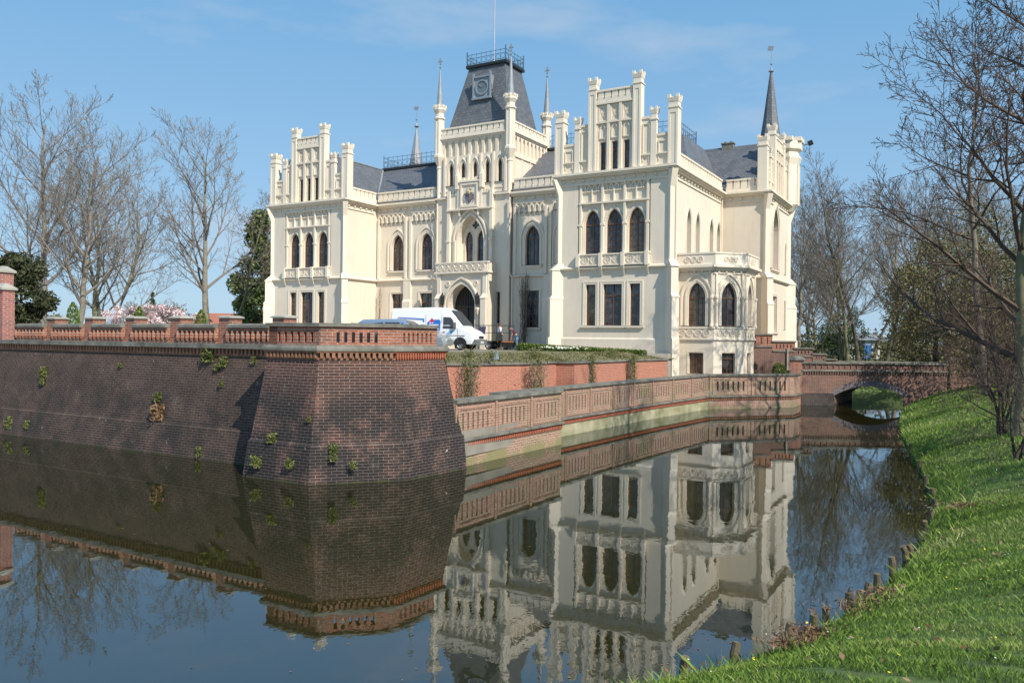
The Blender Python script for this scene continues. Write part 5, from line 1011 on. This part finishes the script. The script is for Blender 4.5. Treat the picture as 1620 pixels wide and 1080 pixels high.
posts = [(1081, 1065, 965+0, .44), (1158, 1052, 0, .25), (1246, 1004, 0, .16), (1287, 986, 0, .13), (1308, 979, 0, .17), (1342.5, 968, 0, .27), (1357.6, 950, 0, .13), (1371, 936, 0, .13), (1388, 930, 0, .22), (1414, 900, 0, .2), (1437, 882, 0, .2), (1445, 875, 0, .15), (1452, 857, 0, .2), (1464, 843, 0, .25), (1475, 825, 0, .3), (1484, 811, 0, .34), (1476, 792, 0, .32), (1466, 770, 0, .28), (1455, 745, 0, .3), (1440, 716, 0, .3)]
for i, (x, y, _, h_) in enumerate(posts):
    P0 = ray_plane(x, y, Vector((0, 0, 1)), .05 if i else .02); m = MB(); a, b = random.gauss(0, .04), random.gauss(0, .04); r_ = .05+.012*random.random()
    hh = min(h_, .3) if i else .2; m.tube([(0, 0, -.5), (a*.5, b*.5, hh*.5), (a, b, hh)], r_, 9, r_*.86); o = m.build('mooring_post', POSTW); o.location = P0; tag(o, 'weathered wooden post in the row along the water edge of the bank', 'post', 'old wooden posts along the bank')

# ================================================================== vehicles, people, small things
GZ = 2.95
PAINTW = newmat('white_van_paint'); PAINTW[2].inputs['Base Color'].default_value = (.78, .79, .81, 1); PAINTW[2].inputs['Roughness'].default_value = .25; PAINTW = PAINTW[0]
def paint(name, c, r=.25, met=.3):
    m, nt, b = newmat(name); b.inputs['Base Color'].default_value = (*c, 1); b.inputs['Roughness'].default_value = r; b.inputs['Metallic'].default_value = met; return m
CARGLASS = paint('car_glass', (.05, .055, .06), .08, 0); PLASTIC = simple('grey_bumper_plastic', (.16, .165, .175), .6, .2); TYRE = simple('tyre_rubber', (.02, .02, .02), .85, .2); RIM = paint('steel_rim', (.45, .46, .48), .4, .6); LAMPG = paint('lamp_glass', (.65, .68, .7), .1, 0); BLUEP = simple('sign_blue', (.03, .16, .55), .5, .1); SKYB = simple('sign_light_blue', (.25, .5, .8), .5, .1); REDP = simple('sign_red', (.6, .03, .1), .5, .1); PLATE = simple('number_plate', (.7, .7, .68), .5, .1)
def loft(m, st, W_, T=None):
    """stations (x, z0, zbelt, ztop, halfbelt, halftop)"""
    rings = []
    for x, z0, zb, zt, hb, ht in st:
        rings.append([(x, -hb*.96, z0), (x, -hb, z0+(zb-z0)*.35), (x, -hb, zb), (x, -ht, zb+(zt-zb)*.86), (x, -ht*.86, zt), (x, 0, zt+.03), (x, ht*.86, zt), (x, ht, zb+(zt-zb)*.86), (x, hb, zb), (x, hb, z0+(zb-z0)*.35), (x, hb*.96, z0)])
    I = [[m.pt(p) for p in r] for r in rings]; n = len(I[0])
    for a, b in zip(I, I[1:]):
        for k in range(n): m.f.append([a[k], a[(k+1) % n], b[(k+1) % n], b[k]]); m.m.append(0)
    m.f.append(I[0][::-1]); m.f.append(I[-1]); m.m += [0, 0]
    return rings
def wheels(root, xs, hw, r, w_=.22):
    for x in xs:
        for sd in (-1, 1):
            t = MB(); n = 20; prof = [(r*.62, -w_/2), (r*.93, -w_/2), (r, -w_*.3), (r, w_*.3), (r*.93, w_/2), (r*.62, w_/2)]
            R_ = [[t.pt((x+q*math.cos(2*PI*k/n), sd*(hw-w_/2)+o, r+q*math.sin(2*PI*k/n))) for k in range(n)] for q, o in prof]
            for a, b in zip(R_, R_[1:]+R_[:1]):
                for k in range(n): t.f.append([a[k], a[(k+1) % n], b[(k+1) % n], b[k]]); t.m.append(0)
            ty = t.build('wheel', TYRE, root)
            t = MB(); R_ = [[t.pt((x+q*math.cos(2*PI*k/n), sd*(hw-.03-o), r+q*math.sin(2*PI*k/n))) for k in range(n)] for q, o in ((r*.63, .0), (r*.55, .03), (r*.5, .09), (r*.2, .04), (.02, .03))]
            for a, b in zip(R_, R_[1:]):
                for k in range(n): t.f.append([a[k], a[(k+1) % n], b[(k+1) % n], b[k]]); t.m.append(0)
            t.f.append(R_[-1]); t.m.append(0); t.build('rim', RIM, ty)
def side_poly(m, y, P, th=.012):
    s = 1 if y > 0 else -1; m.hexa([(x, y, z) for x, z in P], [(x, y+s*th, z) for x, z in P])
# van
VAN = empty('delivery_van', (-4.65, 50.4, GZ), math.radians(-19)); tag(VAN, 'white high roofed delivery van with blue side lettering parked before the entrance', 'van')
m = MB(); st = [(-2.85, .42, 1.5, 2.42, .93, .82), (-2.8, .38, 1.5, 2.56, .97, .84), (0, .36, 1.5, 2.62, .98, .85), (.75, .36, 1.5, 2.58, .98, .84), (1.15, .36, 1.5, 2.42, .98, .81), (1.5, .36, 1.42, 2.1, .98, .77), (1.95, .36, 1.3, 1.55, .97, .78), (2.1, .36, 1.22, 1.38, .96, .80), (2.6, .38, 1.02, 1.16, .93, .80), (2.82, .42, .9, 1.0, .86, .72), (2.9, .5, .8, .86, .76, .62)]
loft(m, st, 1); bd = m.build('body', PAINTW, VAN, smooth=False)
for y in (-.985, .985):
    m = MB(); side_poly(m, y, [(.75, 1.32), (1.62, 1.3), (1.38, 1.86), (1.22, 2.0), (.75, 2.02)]); m.v = [(x, yy*(1-.07*max(0, z-1.4)/.6), z) for x, yy, z in m.v]; m.build('side_window', CARGLASS, VAN)
m = MB(); m.hexa([(1.18, -.7, 2.4), (1.18, .7, 2.4), (2.0, .76, 1.5), (2.0, -.76, 1.5)], [(1.24, -.68, 2.44), (1.24, .68, 2.44), (2.06, .75, 1.53), (2.06, -.75, 1.53)]); m.build('windscreen', CARGLASS, VAN)
m = MB(); m.box(2.3, 2.97, -.88, .88, .34, .66); m.box(-2.93, -2.6, -.9, .9, .38, .6)
for y in (-.99, .99): m.box(-1.5, 1.3, min(y, y*.97), max(y, y*.97), .34, .52); m.box(-2.6, 2.2, min(y, y*.985), max(y, y*.985), .86, .9)
m.build('bumper', PLASTIC, VAN)
m = MB(); m.box(2.86, 2.935, -.36, .36, .72, .86); m.build('grille', BLACK, VAN); m = MB(); m.box(2.97, 2.985, -.26, .26, .42, .54); m.build('number_plate', PLATE, VAN)
for y in (-.66, .66): m = MB(); m.hexa([(2.55, y-.16, .75), (2.9, y-.14, .7), (2.9, y+.14, .7), (2.55, y+.2, .75)], [(2.42, y-.14, 1.0), (2.78, y-.1, .92), (2.78, y+.1, .92), (2.42, y+.22, 1.0)]); m.build('headlight', LAMPG, VAN)
for y in (-1.12, 1.12): m = MB(); m.box(1.52, 1.66, y-.1, y+.1, 1.35, 1.68); m.tube([(1.58, y, 1.4), (1.55, y*.86, 1.35)], .03, 4); m.build('wing_mirror', PLASTIC, VAN)
wheels(VAN, (-1.75, 1.9), .97, .345)
for x0, x1 in ((-1.75, 0), (1.9, 0)):
    for y in (-.984, .984): m = MB(); m.face([(x0+.44*math.cos(t), y, .36+.44*math.sin(t)) for t in [PI*k/10 for k in range(11)]]); m.build('wheel_arch', BLACK, VAN, recalc=False)
Yv = -.99
def decal(pts, mat, name, y=Yv, cnt=1):
    m = MB()
    for P in pts: side_poly(m, y, P, .004)
    m.v = [(x, yy*(1-.055*max(0, z-1.5)), z) for x, yy, z in m.v]; return m.build(name, mat, VAN)
decal([[(-2.35, 1.95), (-.55, 1.86), (-.55, 1.92), (-2.35, 2.01)], [(-.6, 1.72), (-.52, 1.7), (-.52, 1.9), (-.6, 1.9)]], BLUEP, 'blue_stripe')
decal([[(-.3, 1.35), (-.12, 1.2), (.55, 1.18), (.6, 1.75), (.5, 1.86), (-.05, 1.85), (-.3, 1.7)]], BLUEP, 'blue_logo')
m = MB(); T_ = lambda P: side_poly(m, Yv-.006, P, .004)
T_([(-.2, 1.5), (.45, 1.5), (.45, 1.56), (-.2, 1.56)]); T_([(-.1, 1.38), (.5, 1.36), (.5, 1.42), (-.1, 1.44)]); T_([(-.15, 1.62), (.1, 1.62), (.1, 1.7), (-.15, 1.7)]); T_([(-.1, 1.27), (.48, 1.25), (.48, 1.29), (-.1, 1.31)]); m.v = [(x, yy*(1-.055*max(0, z-1.5)), z) for x, yy, z in m.v]; m.build('logo_lettering', PAINTW, VAN)
m = MB(); side_poly(m, Yv-.012, [(-.16, 1.78), (.0, 1.63), (.16, 1.78), (.0, 1.96)], .004); m.v = [(x, yy*(1-.055*max(0, z-1.5)), z) for x, yy, z in m.v]; m.build('red_diamond', REDP, VAN)
decal([[(.9, .95), (1.25, .95), (1.6, 1.22), (1.25, 1.2)]], SKYB, 'door_swoosh')
m = MB()
for x in (-.42, .66, 1.72): side_poly(m, Yv, [(x, .5), (x+.015, .5), (x+.015, 2.2 if x < 1 else 1.3), (x, 2.2 if x < 1 else 1.3)], .004)
side_poly(m, Yv, [(.76, 1.08), (.9, 1.08), (.9, 1.12), (.76, 1.12)], .03); side_poly(m, Yv, [(-.36, 1.08), (-.26, 1.08), (-.26, 1.16), (-.36, 1.16)], .03); m.v = [(x, yy*(1-.055*max(0, z-1.5)), z) for x, yy, z in m.v]; m.build('door_seam', PLASTIC, VAN)
# cars
def car(name, loc, rz, mat, label, long=4.3, hgt=1.62, van=True):
    r = empty(name, loc, math.radians(rz)); tag(r, label, 'car'); k = hgt/1.6; m = MB(); l = long/2
    if van: st = [(-l, .4, .8, 1.0, .72, .6), (-l+.05, .3, .9, 1.45*k, .8, .6), (-l+.35, .28, .92, 1.6*k, .84, .64), (.1, .25, .92, 1.63*k, .86, .66), (.5, .25, .92, 1.55*k, .86, .65), (1.0, .25, .92, 1.25*k, .86, .66), (1.35, .25, .9, .98, .85, .7), (l-.25, .27, .74, .84, .8, .62), (l, .35, .6, .68, .66, .5)]
    else: st = [(-l, .35, .8, .95, .72, .6), (-l+.2, .28, .88, 1.02, .8, .66), (-l+.75, .25, .9, 1.12*k, .84, .64), (-l+1.2, .25, .9, 1.42*k, .84, .6), (0, .25, .9, 1.47*k, .86, .62), (.45, .25, .9, 1.4*k, .86, .62), (1.0, .25, .9, 1.05*k, .86, .68), (1.4, .26, .84, .94, .84, .7), (l-.2, .28, .72, .8, .78, .6), (l, .35, .58, .64, .64, .5)]
    loft(m, st, 1); m.build('body', mat, r)
    for y in (-.865, .865):
        for (a, b, c, d) in ((-l+.55, -.62, -l+.5, -.62), (-.5, .28, -.5, .28), (.4, .98, .4, .5)):
            m = MB(); zt = 1.47*k if van else 1.32*k; side_poly(m, y, [(a, .97), (b, .97), (d, zt if d < .45 else 1.35*k), (c, zt if c > -1.5 else zt-.12)], .006); m.v = [(x, yy*(1-.36*max(0, z-.93)/.65*.66), z) for x, yy, z in m.v]; m.build('side_window', CARGLASS, r)
    m = MB(); m.hexa([(.5, -.55, 1.5*k), (.5, .55, 1.5*k), (1.3, .66, 1.0), (1.3, -.66, 1.0)], [(.56, -.53, 1.55*k), (.56, .53, 1.55*k), (1.36, .65, 1.04), (1.36, -.65, 1.04)]); m.build('windscreen', CARGLASS, r)
    wheels(r, (-l+.8, l-.85), .84, .31, .18)
    for y in (-.55, .55): m = MB(); m.box(l-.12, l+.0, y-.14, y+.14, .56, .68); m.build('headlight', LAMPG, r); m = MB(); m.box(-l-.01, -l+.08, y-.12, y+.12, .75, 1.0); m.build('tail_light', REDP, r)
    return r
car('parked_car', (px(632, 41), 41, GZ), -14, paint('blue_car_paint', (.22, .30, .42), .3, .3), 'light blue car half hidden behind the bastion parapet beside the van', 4.2, 1.62)
car('parked_car', (px(655, 44.5), 44.5, GZ), -12, paint('silver_car_paint', (.42, .46, .46), .3, .5), 'silver car between the light blue car and the white van', 4.2, 1.5, False)
car('parked_car', (px(545, 38), 38, GZ), -10, paint('dark_car_paint', (.03, .033, .04), .3, .3), 'dark car of which only the roof shows above the bastion parapet', 4.5, 1.43, False)
# cage trailer
TRL = empty('cage_trailer', (px(776, 53.3), 53.3, GZ), math.radians(-16)); tag(TRL, 'small flat trailer with a dark wire cage standing right of the white van', 'trailer')
m = MB(); m.box(-1.25, 1.5, -.6, .6, .5, .58); m.box(1.5, 2.1, -.04, .04, .45, .53); m.build('deck', BLACK, TRL)
m = MB()
for x in (-1.2, -.3, .6, 1.45):
    for y in (-.58, .58): m.tube([(x, y, .55), (x, y, 1.6)], .02, 4)
for z in (1.1, 1.6):
    for y in (-.58, .58): m.tube([(-1.2, y, z), (1.45, y, z)], .018, 4)
    m.tube([(-1.2, -.58, z), (-1.2, .58, z)], .018, 4); m.tube([(1.45, -.58, z), (1.45, .58, z)], .018, 4)
for i in range(20): x = -1.2+2.65*i/19; m.tube([(x, .58, .6), (x, .58, 1.6)], .005, 3)
m.build('cage', BLACK, TRL)
wheels(TRL, (.1,), .72, .28, .16)
m = MB(); m.box(-1.0, -.55, -.2, .25, .58, .95); m.build('crate', simple('crate_cardboard', (.55, .47, .30)), None); o = bpy.context.scene.objects['crate']; o.location = TRL.location; o.rotation_euler = TRL.rotation_euler; tag(o, 'pale cardboard crate on the deck of the cage trailer', 'crate')
m = MB(); m.hexa([(-.75, -.04, -.3), (-.25, -.06, -.28), (-.28, .04, -.3), (-.72, .06, -.28)], [(-.8, -.05, .35), (-.15, -.05, .36), (-.15, .05, .36), (-.8, .05, .35)]); m.hexa([(-.8, -.1, .0), (-.86, .1, 0), (-.72, .1, .0), (-.7, -.1, 0)], [(-.9, -.06, .38), (-.9, .06, .38), (-.7, .06, .38), (-.7, -.06, .38)]); o = m.build('jacket', simple('jacket_navy', (.05, .05, .12), .9)); o.scale = (.65, .65, .8); o.location = (px(771, 52.5), 52.5, GZ+1.22); tag(o, 'dark blue jacket hanging over the left end of the trailer cage', 'jacket')
WB = empty('hand_cart', (px(803, 52.5), 52.5, GZ), math.radians(-16)); tag(WB, 'low dark handcart with an orange edge between the two people', 'cart'); m = MB(); m.hexa([(-.5, -.3, .12), (.35, -.3, .12), (.35, .3, .12), (-.5, .3, .12)], [(-.62, -.38, .5), (.5, -.38, .5), (.5, .38, .5), (-.62, .38, .5)]); m.build('tray', BLACK, WB); m = MB()
m.box(-.64, .52, -.4, -.36, .5, .56); m.box(-.64, .52, .36, .4, .5, .56); m.build('edge_rail', simple('cart_orange', (.65, .22, .05)), WB); wheels(WB, (-.2,), .4, .17, .08); m = MB(); m.tube([(.5, -.3, .5), (.95, -.28, .75)], .02, 5); m.tube([(.5, .3, .5), (.95, .28, .75)], .02, 5); m.build('handle', BLACK, WB)

SKIN = simple('skin', (.50, .29, .21), .6, .1)
def skin_mesh(name, J, E, mat, parent, sub=1, smooth=True):
    me = bpy.data.meshes.new(name); keys = list(J); me.from_pydata([J[k][0] for k in keys], [(keys.index(a), keys.index(b)) for a, b in E], [])
    o = bpy.data.objects.new(name+'_src', me); COL.objects.link(o); md = o.modifiers.new('s', 'SKIN'); me.skin_vertices[0] if me.skin_vertices else None
    if not me.skin_vertices:
        bm = bmesh.new(); bm.from_mesh(me); bm.verts.layers.skin.verify(); bm.to_mesh(me); bm.free()
    for i, k in enumerate(keys):
        r = J[k][1]; me.skin_vertices[0].data[i].radius = r if isinstance(r, tuple) else (r, r); me.skin_vertices[0].data[i].use_root = (i == 0)
    s2 = o.modifiers.new('d', 'SUBSURF'); s2.levels = sub; s2.render_levels = sub
    dg = bpy.context.evaluated_depsgraph_get(); ev = o.evaluated_get(dg); m2 = bpy.data.meshes.new_from_object(ev); bpy.data.objects.remove(o)
    m2.materials.clear(); m2.materials.append(mat)
    for p in m2.polygons: p.use_smooth = smooth; p.material_index = 0
    m2.name = name; return link(bpy.data.objects.new(name, m2), parent)
def person(loc, rz, J, label, shirt, trousers, hair, longsleeve=False):
    r = empty('person', loc, math.radians(rz)); tag(r, label, 'person')
    E = [('pelvis', 'spine'), ('spine', 'chest'), ('chest', 'neck'), ('neck', 'head'), ('head', 'crown')]
    for s in 'LR': E += [('chest', 'sh'+s), ('sh'+s, 'el'+s), ('el'+s, 'wr'+s), ('pelvis', 'hip'+s), ('hip'+s, 'kn'+s), ('kn'+s, 'an'+s), ('an'+s, 'toe'+s)]
    JJ = dict(J)
    def vec(a): return Vector(J[a][0])
    for s in 'LR':     # palm and five fingers
        w_, e_ = vec('wr'+s), vec('el'+s); d = (w_-e_).normalized(); sd = d.cross(Vector((0, 0, 1))).normalized() if abs(d.z) < .95 else Vector((0, 1, 0)); JJ['pa'+s] = (tuple(w_+d*.08), (.035, .02)); E.append(('wr'+s, 'pa'+s))
        for k, (o_, l_) in enumerate(((-.03, .07), (-.01, .085), (.01, .08), (.03, .06))): JJ[f'f{k}{s}'] = (tuple(w_+d*(.1+l_*.55)+sd*o_), .010); JJ[f'g{k}{s}'] = (tuple(w_+d*(.1+l_)+sd*o_+Vector((.015, 0, 0))), .008); E += [('pa'+s, f'f{k}{s}'), (f'f{k}{s}', f'g{k}{s}')]
        JJ['th'+s] = (tuple(w_+d*.07+sd*-.055), .011); E.append(('wr'+s, 'th'+s))
    skin_mesh('body', JJ, E, SKIN, r, 1)
    g = lambda k, f=1.22: (J[k][0], tuple(x*f for x in (J[k][1] if isinstance(J[k][1], tuple) else (J[k][1],)*2)))
    JS = {k: g(k) for k in ('pelvis', 'spine', 'chest')}; JS['neckb'] = (tuple(vec('chest').lerp(vec('neck'), .6)), .07)
    ES = [('pelvis', 'spine'), ('spine', 'chest'), ('chest', 'neckb')]
    for s in 'LR':
        JS['sh'+s] = g('sh'+s, 1.3); JS['el'+s] = (J['el'+s][0] if longsleeve else tuple(vec('sh'+s).lerp(vec('el'+s), .75)), .06); ES += [('chest', 'sh'+s), ('sh'+s, 'el'+s)]
        if longsleeve: JS['wr'+s] = (tuple(vec('el'+s).lerp(vec('wr'+s), .9)), .042); ES.append(('el'+s, 'wr'+s))
    skin_mesh('shirt', JS, ES, shirt, r, 1)
    JT = {'pelvis': g('pelvis', 1.24)}; ET = []
    for s in 'LR': JT['hip'+s] = g('hip'+s, 1.25); JT['kn'+s] = g('kn'+s, 1.3); JT['an'+s] = (tuple(vec('kn'+s).lerp(vec('an'+s), .93)), .065); ET += [('pelvis', 'hip'+s), ('hip'+s, 'kn'+s), ('kn'+s, 'an'+s)]
    skin_mesh('trousers', JT, ET, trousers, r, 1)
    h = vec('head'); c = vec('crown'); up_ = (c-h).normalized(); fw = Vector((1, 0, 0)) if abs(up_.x) < .5 else Vector((.4, 0, -1)).normalized()
    m = MB(); q = h+up_*.04-fw*.03; m.v = []; n = 12
    rings = []
    for a in range(7):
        t = PI*.5*a/6; rings.append([m.pt(tuple(q+up_*(.125*math.sin(t)-.02)+(Vector((math.cos(2*PI*k/n)*.115, math.sin(2*PI*k/n)*.098, 0)))*math.cos(t)*1.0)) for k in range(n)])
    low = [m.pt(tuple(q-up_*.11+Vector((-.06+math.cos(2*PI*k/n)*.05, math.sin(2*PI*k/n)*.085, 0)))) for k in range(n)]
    for a, b in zip([low]+rings, rings):
        for k in range(n): m.f.append([a[k], a[(k+1) % n], b[(k+1) % n], b[k]]); m.m.append(0)
    m.build('hair', hair, r, smooth=True)
    m = MB(); f_ = h+fw*.1; m.hexa([tuple(f_+Vector((-.01, -.012, -.02))), tuple(f_+Vector((.02, 0, -.02))), tuple(f_+Vector((-.01, .012, -.02)))], [tuple(f_+Vector((-.01, -.006, .03))), tuple(f_+Vector((.0, 0, .03))), tuple(f_+Vector((-.01, .006, .03)))]); m.build('nose', SKIN, r)
    for sgn in (-1, 1): m = MB(); e = h+fw*.088+up_*.03+Vector((0, sgn*.033, 0)); m.box(e.x-.01, e.x+.012, e.y-.012, e.y+.012, e.z-.007, e.z+.007); m.build('eye', BLACK, r); m = MB(); e = h+Vector((0, sgn*.088, 0)); m.box(e.x-.02, e.x+.015, e.y-.012, e.y+.012, e.z-.03, e.z+.03); m.build('ear', SKIN, r)
    m = MB(); e = h+fw*.088-up_*.045; m.box(e.x-.01, e.x+.01, e.y-.022, e.y+.022, e.z-.005, e.z+.005); m.build('mouth', simple('lips', (.35, .12, .1)), r)
    for s in 'LR': a, t = vec('an'+s), vec('toe'+s); m = MB(); d = (t-a); d.z = 0; d.normalize(); sd = Vector((-d.y, d.x, 0)); m.hexa([tuple(a-d*.07-sd*.045+Vector((0, 0, -a.z))), tuple(a+d*.2-sd*.045+Vector((0, 0, -a.z))), tuple(a+d*.2+sd*.045+Vector((0, 0, -a.z))), tuple(a-d*.07+sd*.045+Vector((0, 0, -a.z)))], [tuple(a-d*.06-sd*.04+Vector((0, 0, .03))), tuple(a+d*.17-sd*.035+Vector((0, 0, -a.z+.06))), tuple(a+d*.17+sd*.035+Vector((0, 0, -a.z+.06))), tuple(a-d*.06+sd*.04+Vector((0, 0, .03)))]); m.build('shoe', simple('shoe_dark', (.06, .05, .05)), r)
    return r
J1 = dict(pelvis=((0, 0, .95), (.13, .10)), spine=((0, 0, 1.14), (.12, .09)), chest=((.0, 0, 1.36), (.15, .10)), neck=((.02, 0, 1.52), .05), head=((.05, 0, 1.62), (.085, .075)), crown=((.05, 0, 1.72), (.08, .075)),
          shL=((0, .17, 1.42), .055), elL=((-.02, .24, 1.14), .042), wrL=((.16, .20, .98), .03), shR=((0, -.17, 1.42), .055), elR=((-.04, -.24, 1.14), .042), wrR=((.14, -.20, .99), .03),
          hipL=((0, .09, .88), .085), knL=((.03, .1, .48), .06), anL=((-.02, .1, .08), .042), toeL=((.12, .11, .04), .03), hipR=((0, -.09, .88), .085), knR=((.05, -.1, .48), .06), anR=((.04, -.1, .08), .042), toeR=((.18, -.1, .04), .03))
person((px(790, 52.2), 52.2, GZ), 28, J1, 'person in a white shirt with a dark bag and dark trousers standing by the trailer', simple('white_shirt', (.75, .77, .8), .9), simple('dark_trousers', (.03, .03, .035), .9), simple('grey_brown_hair', (.09, .06, .045), .9), True)
m = MB(); m.hexa([(-.25, -.12, 0), (.2, -.14, 0), (.22, .14, 0), (-.22, .14, 0)], [(-.16, -.09, .55), (.12, -.1, .58), (.14, .1, .58), (-.14, .1, .55)]); o = m.build('shoulder_bag', simple('bag_black', (.03, .028, .03), .85)); o.location = (px(790, 51.9), 51.85, GZ+.6); tag(o, 'large dark bag hanging at the side of the person in white', 'bag')
J2 = dict(pelvis=((0, 0, .93), (.13, .10)), spine=((-.06, 0, 1.1), (.12, .09)), chest=((-.2, 0, 1.27), (.14, .10)), neck=((-.32, 0, 1.37), .05), head=((-.42, 0, 1.38), (.085, .075)), crown=((-.5, 0, 1.42), (.08, .075)),
          shL=((-.22, .17, 1.28), .052), elL=((-.26, .2, 1.02), .04), wrL=((-.32, .15, .80), .028), shR=((-.22, -.17, 1.28), .052), elR=((-.26, -.2, 1.02), .04), wrR=((-.32, -.15, .80), .028),
          hipL=((0, .09, .88), .085), knL=((-.04, .1, .48), .058), anL=((.04, .1, .08), .042), toeL=((-.1, .11, .04), .03), hipR=((.02, -.09, .88), .085), knR=((.02, -.1, .48), .058), anR=((.14, -.1, .08), .042), toeR=((0, -.1, .04), .03))
person((px(817, 52.4), 52.4, GZ), -8, J2, 'person in a plum t-shirt and blue jeans bending forward by the hedge', simple('plum_shirt', (.12, .05, .08), .9), simple('blue_jeans', (.16, .27, .42), .9), simple('black_hair', (.015, .012, .012), .8))
# ground floodlight, wooden kerb, posts at the drive
FL = empty('ground_floodlight', (px(784, 34.8), 34.8, 2.72)); tag(FL, 'blue grey ground floodlight standing on the flower bed above the orange wall', 'floodlight'); m = MB(); m.hexa([(-.16, -.1, .05), (.16, -.1, .05), (.16, .12, .05), (-.16, .12, .05)], [(-.1, -.02, .4), (.1, -.02, .4), (.1, .16, .36), (-.1, .16, .36)]); m.build('housing', simple('lamp_blue_grey', (.22, .30, .40), .5), FL); m = MB(); m.tube([(-.18, 0, .0), (-.18, 0, .22)], .02, 4); m.tube([(.18, 0, .0), (.18, 0, .22)], .02, 4); m.box(-.2, .2, -.05, .05, -.02, .02); m.build('bracket', BLACK, FL)
# distant houses
def house(name, x0, x1, Y, depth, zg, ze, zr, label, wallm, roofm, extra=None):
    r = empty(name, ((x0+x1)/2, Y, zg)); tag(r, label, 'house'); a = (x1-x0)/2; m = MB(); m.box(-a, a, 0, depth, 0, ze-zg); m.build('wall', wallm, r); m = MB(); h = ze-zg; t = zr-zg
    m.hexa([(-a-.3, -.4, h), (a+.3, -.4, h), (a+.3, depth+.4, h), (-a-.3, depth+.4, h)], [(-a-.3, depth/2-.05, t), (a+.3, depth/2-.05, t), (a+.3, depth/2+.05, t), (-a-.3, depth/2+.05, t)]); m.build('roof', roofm, r)
    for k in range(max(2, int(a*2/3))):
        x = -a+1.2+k*3; 
        if x+1 > a: break
        m = MB(); m.box(x, x+1, -.04, .03, .8, 2.1); m.build('window', GLASS, r)
    return r
ROOFR = simple('red_roof_tiles', (.42, .15, .09), .85, .25, 3)
house('red_roof_house', px(300, 112), px(392, 112), 112, 9, 2.2, 4.8, pz(340, 494, 112), 'distant house with a long red tiled roof behind the magnolias', simple('house_render', (.5, .42, .34)), ROOFR)
sh = house('garden_shed', px(1338, 92), px(1392, 92), 92, 5, 1.8, 4.0, pz(1360, 538, 92)+.8, 'distant white shed with a blue door and grey roof beyond the bridge', simple('shed_white', (.6, .62, .62)), simple('shed_roof', (.25, .26, .27)))
m = MB(); m.box(.1, 1.0, -.12, -.05, 0, 1.7); m.build('door', simple('door_blue', (.03, .16, .45)), sh)

# trees standing on the bank to the right of and behind the viewer, whose shade falls across the grass
for i, (x, y, k, rz, lab) in enumerate([(17.5, 9.5, .8, .4, 'bare tree on the bank to the right of the viewer'), (15.5, -14, .85, 4.0, 'bare tree behind the viewer')]):
    put(TD, x, y, 1.9, k, rz, lab, 'bare trees on the near bank')
# dry grasses and small plants in the flower bed
for i, (x, y, Y, lab) in enumerate([(703, 562, 33, 'tufted green plant at the left end of the flower bed'), (742, 560, 34.5, 'straw coloured shrub before the van on the flower bed'), (778, 566, 33.5, 'low plant beside the ground floodlight'), (845, 560, 37, 'straw coloured shrub before the hedge on the flower bed'), (965, 560, 42.5, 'low plant before the far end of the hedge')]):
    r = empty('border_shrub', (px(x, Y), Y, 2.72)); tag(r, lab, 'shrub'); m = MB(); R_ = random.Random(i)
    for k in range(26): a = R_.random()*6.28; q = R_.uniform(.25, .6); m.tube([(0, 0, 0), (math.cos(a)*q*.4, math.sin(a)*q*.4, q*.8), (math.cos(a)*q*.9, math.sin(a)*q*.9, q*R_.uniform(.8, 1.3))], .008, 3, .003)
    m.build('stems', simple('straw', (.42, .36, .2), .9), r, recalc=False); P, _ = clump_pts(260, [(0, 0, .25, .35, .3, .25)], .2); cards('leaves', P, .05, FERN, r, asp=.3)
# far hedgerows closing the horizon
HR = leafmat('far_hedgerow', [(.07, .075, .05), (.12, .115, .075), (.17, .15, .11)])
n_ = 26000; X_ = RNG.uniform(-150, 130, n_); P = np.stack([X_, 128+8*np.sin(X_*.05)+RNG.normal(0, 3, n_), 1.9+RNG.random(n_)**1.3*(3.6+1.6*np.sin(X_*.21)+1.1*np.sin(X_*.57+1))], 1); o = cards('far_hedgerow', P, .42, HR, None, asp=.6); tag(o, 'far line of bare hedges and scrub closing the park', 'hedgerow', kind='stuff')
n_ = 9000; X_ = RNG.uniform(24, 70, n_); P = np.stack([X_, 86+RNG.normal(0, 6, n_), 1.8+RNG.random(n_)**1.6*(2.6+1.2*np.sin(X_*.6))], 1); P = P[(P[:, 0] < px(1335, 86)) | (P[:, 0] > px(1395, 86))]; o = cards('woodland_scrub', P, .2, OLIVE, None, asp=.5); tag(o, 'olive scrub on the ground under the trees beyond the bridge', 'scrub', kind='stuff')

n_ = 420; i_ = RNG.integers(20, 200, n_); d_ = -RNG.exponential(.7, n_)-.05; P = SH[i_]+NR[i_]*d_[:, None]+RNG.normal(0, .15, (n_, 2)); P = np.concatenate([P, np.stack([RNG.uniform(-9, 6, 90), RNG.uniform(11, 20, 90)], 1)]); o = cards('floating_leaves', np.stack([P[:, 0], P[:, 1], np.full(len(P), .006)], 1), .022, DRY, None, up=(0, 0, 40), asp=.6, jit=.3); tag(o, 'small dead leaves and bits floating on the moat near the bank', 'leaves', kind='stuff')
